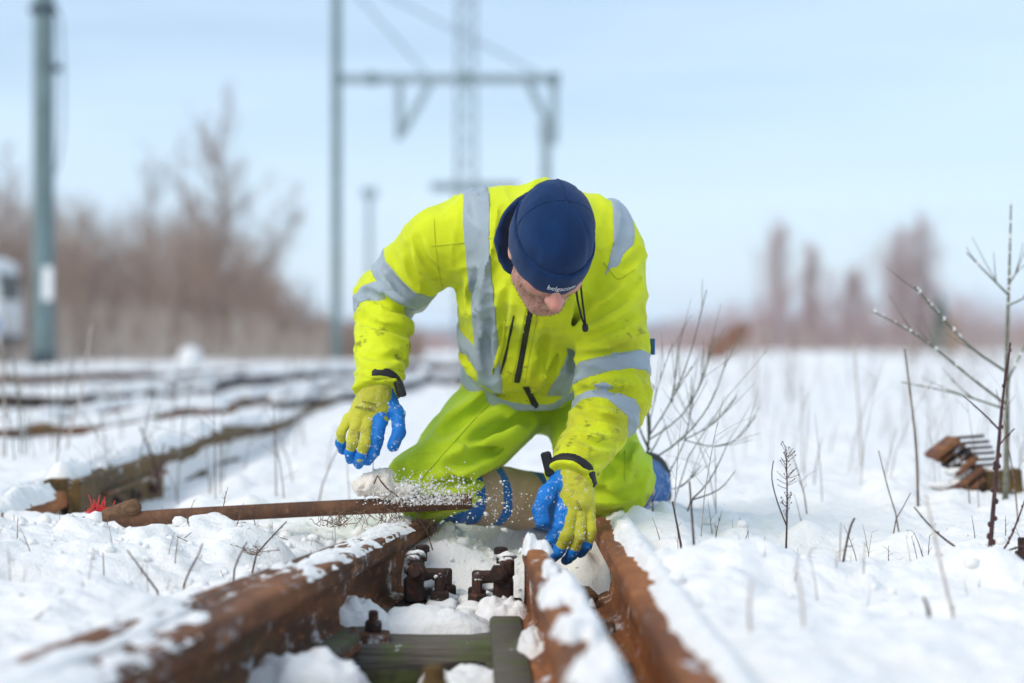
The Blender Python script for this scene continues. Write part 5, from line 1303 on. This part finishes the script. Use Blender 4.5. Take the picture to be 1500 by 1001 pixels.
for pts, r, mt, lab in [
    ([(1000, 812, 3.9), (992, 770, 3.9), (985, 735, 3.9)], .0028, 'twig', 'brown broken stalk close by the right rail'),
    ([(1020, 850, 3.6), (1016, 790, 3.6), (1010, 705, 3.62)], .0030, 'twig', 'taller brown stalk beside the right rail, slightly blurred'),
    ([(1400, 912, 3.05), (1385, 860, 3.05), (1356, 725, 3.1)], .0030, 'twig_frost', 'blurred pinkish stem leaning left in the right foreground'),
    ([(1345, 735, 5.0), (1342, 640, 5.0), (1325, 512, 5.0)], .0035, 'twig_brown', 'upright thin stalk left of the rusted scrap'),
    ([(1318, 770, 4.6), (1300, 715, 4.6), (1287, 660, 4.6)], .0020, 'twig_green', 'thin curved stalk in the middle of the right snow'),
    ([(1308, 768, 4.5), (1322, 745, 4.5), (1334, 722, 4.5)], .0016, 'twig_brown', 'tiny slanting stalk beside the curved stalk'),
    ([(1262, 672, 6.6), (1258, 590, 6.6), (1250, 500, 6.6)], .004, 'twig_frost', 'blurred pale stalk far back in the right snow'),
    ([(1110, 590, 8.5), (1106, 540, 8.5), (1112, 480, 8.5)], .006, 'twig_frost', 'blurred pale stalk below the leftmost pinkish tree'),
    ([(1178, 950, 2.75), (1176, 880, 2.75), (1165, 830, 2.75)], .0030, 'twig_frost', 'very blurred pale stem at the lower right'),
    ([(1100, 960, 2.7), (1097, 890, 2.7), (1101, 850, 2.7)], .0032, 'twig_frost', 'very blurred pale stem right of the orange rail'),
    ([(1362, 905, 3.0), (1358, 885, 3.0), (1352, 875, 3.0)], .0035, 'twig', 'stubby dark sprig in the right foreground snow'),
    ([(153, 864, 3.62), (152, 835, 3.62), (151, 810, 3.62)], .0014, 'twig', 'thin upright dark stalk above the dark gap at the left'),
    ([(238, 876, 3.45), (215, 845, 3.45), (186, 806, 3.45)], .0022, 'twig', 'dark straight twig leaning left in front of the left rail'),
    ([(266, 866, 3.5), (278, 835, 3.5), (290, 815, 3.5), (297, 796, 3.5)], .0022, 'twig', 'reddish twig leaning right before the left rail'),
    ([(341, 842, 3.62), (348, 820, 3.62), (362, 794, 3.62)], .0020, 'twig', 'short reddish twig close to the middle of the left rail'),
    ([(368, 822, 3.75), (390, 795, 3.8), (420, 764, 3.8)], .0020, 'twig', 'bent black twig below the iron bar'),
    ([(92, 775, 4.3), (108, 766, 4.3), (124, 757, 4.3)], .0018, 'twig', 'thin black stick beside the red string'),
    ([(545, 700, 4.5), (547, 680, 4.5), (548, 650, 4.5)], .0010, 'twig_green', 'hair-thin stalk standing under the hanging glove'),
    ([(512, 720, 5.2), (508, 690, 5.2), (510, 650, 5.2)], .0016, 'twig_frost', 'faint stalk left of the hanging glove'),
    ([(232, 705, 6.2), (224, 670, 6.2), (205, 625, 6.2)], .005, 'twig', 'reddish weed stalk beside the siding rail'),
    ([(228, 712, 6.0), (236, 680, 6.0), (240, 650, 6.0)], .004, 'twig', 'second reddish weed stalk beside the siding rail'),
    ([(95, 660, 6.5), (120, 580, 6.5), (134, 474, 6.5)], .004, 'twig_frost', 'tall frosted grass stalk at the left above the siding rail'),
    ([(85, 665, 6.6), (88, 610, 6.6), (110, 520, 6.6)], .003, 'twig_green', 'greenish grass stalk left of the tall frosted one'),
    ([(30, 670, 6.4), (28, 600, 6.4), (20, 530, 6.4)], .003, 'twig_green', 'greenish grass stalk near the left edge'),
    ([(8, 660, 6.5), (6, 590, 6.5), (2, 500, 6.5)], .004, 'twig_frost', 'frosted stalk at the very left edge'),
    ([(700, 640, 7.5), (690, 600, 7.5), (655, 540, 7.5)], .004, 'twig_frost', 'pale stalk between the man\'s arm and thigh')]:
    plant('dry_stalk', [(pts, r, r*.6)], M[mt], lab, 'stalk')
# twig lying over the bar and roots hanging under it
plant('black_twig', [([(548, 688, 4.27), (563, 715, 4.26), (600, 738, 4.25), (622, 770, 4.22), (634, 806, 4.2)], .0018, .0012), ([(600, 738, 4.25), (618, 730, 4.25), (640, 726, 4.25)], .0012, .0008),
    ([(572, 722, 4.26), (560, 735, 4.26), (540, 742, 4.26)], .001, .0007), ([(612, 752, 4.24), (628, 745, 4.24), (640, 748, 4.24)], .001, .0007)], M['twig'], 'black crooked twig hanging over the right end of the iron bar')
def tuft(px, py, d, n, w, h, mat, label, down=False):
    o = empty('root_tuft', tuple(W(px, py, d)), label, 'roots'); mb = MB()
    for k in range(n):
        a = W(px + random.uniform(-w, w), py + random.uniform(-3, 3), d + random.uniform(-.03, .03)); q = [a]
        for j in range(4): q.append(q[-1] + np.array([random.gauss(0, .008), random.gauss(0, .006), (-1 if down else 1)*random.uniform(.1, 1)*h/4]))
        mb.tube(q, [.0010, .0009, .0008, .0006, .0004], 3)
    mb.build('fibres', mat, o)
tuft(540, 748, 4.25, 46, 55, .055, M['twig_brown'], 'tangle of dry roots hanging below the iron bar', True)
tuft(618, 762, 4.30, 30, 18, .06, M['twig_brown'], 'dry grass at the end of the left rail', True)
tuft(490, 770, 4.2, 22, 25, .035, M['twig_brown'], 'dry roots on the snow below the bar middle')
tuft(20, 792, 4.15, 22, 20, .05, M['twig_brown'], 'brown dry grass at the left edge before the snow heap')
tuft(122, 812, 3.95, 14, 12, .035, M['twig_brown'], 'small brown grass tuft left of the upright dark stalk')
tuft(372, 812, 3.85, 14, 10, .03, M['twig_brown'], 'small dry tuft beside the bent black twig')
tuft(600, 735, 4.28, 24, 28, .03, M['twig_brown'], 'dry root fibres caught on the iron bar')

def weeds(n, xr, yr, h, r, mat, label, seed, frac=1.0):
    """fine dry weeds scattered over the snow, each with a few side hairs"""
    g_ = random.Random(seed); mb = MB()
    for k in range(n):
        y = yr[0]*(yr[1]/yr[0])**g_.random(); x = g_.uniform(*xr)*(y/yr[0])**frac; z = gz(x, y) - .02; H_ = g_.uniform(*h); lx_, ly_ = g_.gauss(0, .22), g_.gauss(0, .2)
        P = [np.array([x + lx_*H_*t_**1.6, y + ly_*H_*t_**1.6, z + (H_ + .02)*t_]) for t_ in (0, .35, .7, 1)]; rr = r*g_.uniform(.6, 1.3)
        mb.tube(P, [rr, rr*.85, rr*.65, rr*.35], 4)
        for _ in range(g_.randint(0, 5)):
            j = g_.choice((1, 2)); q = P[j] + (P[j+1] - P[j])*g_.random(); l_ = H_*g_.uniform(.12, .35); e = q + np.array([g_.gauss(0, .6)*l_, g_.gauss(0, .5)*l_, l_*g_.uniform(.4, 1)]); mb.tube([q, (q + e)/2 + np.array([0, 0, l_*.05]), e], [rr*.5, rr*.4, rr*.25], 3)
    tag(mb.build('dry_weeds', M[mat], None), label, 'weeds', kind='stuff')
weeds(85, (-2.3, -.45), (5.0, 13), (.06, .30), .0016, 'twig_brown', 'thin brown weeds poking through the snow on the left', 1)
weeds(110, (.35, 1.9), (4.6, 13), (.06, .34), .0015, 'twig_brown', 'thin brown weeds poking through the snow on the right', 2)
weeds(80, (.3, 1.9), (4.2, 10), (.10, .40), .0015, 'twig_frost', 'pale frosted stalks standing in the right snow', 3)
weeds(45, (-2.2, -.8), (5.6, 9), (.12, .45), .0018, 'twig_green', 'greenish grass stalks beyond the siding rail', 4)
weeds(60, (-1.15, -.35), (3.2, 4.6), (.01, .06), .0010, 'twig_brown', 'tiny dry stalks in the trodden snow at the left', 5, 0)
weeds(60, (.3, 1.2), (3.2, 4.5), (.01, .08), .0010, 'twig', 'tiny dry stalks in the snow beside the right rail', 6, 0)
weeds(160, (-9, 12), (14, 40), (.15, .7), .004, 'twig_brown', 'scattered far weeds across the snowy yard', 7, .5)

# ================================================================== LOOSE AND FLYING SNOW
SN = Grid(W(505, 745, 4.22), W(625, 680, 4.40), .004)
c0 = W(547, 709, 4.31); dd = SN.sph(c0, .027)
for q in ((565, 716, .024), (585, 722, .022), (600, 722, .018), (532, 714, .022), (560, 700, .022)): dd = smin(dd, SN.sph(W(q[0], q[1], 4.31 + random.uniform(-.01, .02)), q[2]), .012)
I_, p_ = SN.band(dd, .02); dd[I_] -= .010*fbm(p_[:, 0]*60, p_[:, 1]*60, p_[:, 2]*60, 4, 4) + .006*fbm(p_[:, 0]*150, p_[:, 1]*150, p_[:, 2]*150, 2, 9)
v_, f_ = SN.mesh(dd)
tag(obj('snow_clod', v_, f_, m_snow('yellowish_clod_snow', (.86, .78, .68), .3)), 'dirty snow clod thrown up above the iron bar', 'snow clod')
mb = MB()
for k in range(2600):
    if k < 1900: px, py, d = random.gauss(632, 36), 740 - abs(random.gauss(0, 19)), random.uniform(4.12, 4.32)
    elif k < 2150: px, py, d = random.gauss(735, 40), random.gauss(748, 18), random.uniform(4.10, 4.35)
    else: px, py, d = random.gauss(590, 22), random.gauss(722, 12), random.uniform(4.22, 4.36)
    mb.blob(W(px, py, d), min(.0046, .0004 + random.expovariate(1/.0006)), k % 60, (5, 3), 1.0, (random.uniform(.7, 1.5), 1, random.uniform(.6, 1.3)))
tag(mb.build('flying_snow', M['snow_clean'], None, True), 'spray of snow crumbs flying over the end of the iron bar', 'snow spray', kind='stuff')
# crumbs and clods strewn over the trodden snow
mb = MB()
for k in range(520):
    y = random.uniform(2.9, 4.7); x = random.uniform(-1.3, 1.3)
    if random.random() < .55: x = random.uniform(-1.2, -.3); y = random.uniform(3.3, 4.5)
    r = min(.018, .003 + random.expovariate(1/.004)); mb.blob((x, y, gz(x, y) + r*.3), r, k % 80, (7, 5), .45, (1, 1, .8))
tag(mb.build('snow_crumbs', M['snow_clean'], None, True), 'loose snow crumbs strewn round the rails', 'snow', kind='stuff')

mb = MB()
for k in range(260):
    y = random.uniform(3.75, 4.45); x = random.uniform(xl_edge(y) + .02, xr_edge(y) - .01)
    r = min(.016, .0025 + random.expovariate(1/.004)); mb.blob((x, y, gz(x, y) + r*.3), r, k % 80, (7, 5), .5, (1, 1, .8))
tag(mb.build('snow_crumbs', M['snow_clean'], None, True), 'snow crumbs in the dug-out below the man', 'snow', kind='stuff')
mb = MB()
for k in range(90):
    y = random.uniform(3.0, 4.4); x = random.uniform(xl_edge(y) - .5*(k % 3 == 0), xr_edge(y)); a = random.uniform(0, 6.28); L = random.uniform(.008, .04); z = gz(x, y) + .004
    mb.tube([(x, y, z), (x + math.cos(a)*L, y + math.sin(a)*L, z + random.uniform(-.002, .014))], [.0009, .0006], 4)
tag(mb.build('bark_litter', M['twig'], None), 'dark bits of bark and stalk on the snow between the rails', 'litter', kind='stuff')

# ================================================================== HAZE
def haze(dens):
    mb = MB(); mb.box((0, 1190, 9.0), (1900, 2500, 22.0))
    o = mb.build('haze', None); t = bpy.data.materials.new('winter_haze'); t.use_nodes = True; nt = t.node_tree
    nt.nodes.remove(nt.nodes['Principled BSDF']); vol = nt.nodes.new('ShaderNodeVolumePrincipled')
    vol.inputs['Color'].default_value = (.86, .93, 1.0, 1); vol.inputs['Density'].default_value = dens; vol.inputs['Anisotropy'].default_value = .2
    nt.links.new(vol.outputs[0], nt.nodes['Material Output'].inputs['Volume']); o.data.materials.append(t)
    tag(o, 'thin pale winter haze over the yard', 'haze', kind='stuff')
HAZE = 0.0011
if HAZE: haze(HAZE)
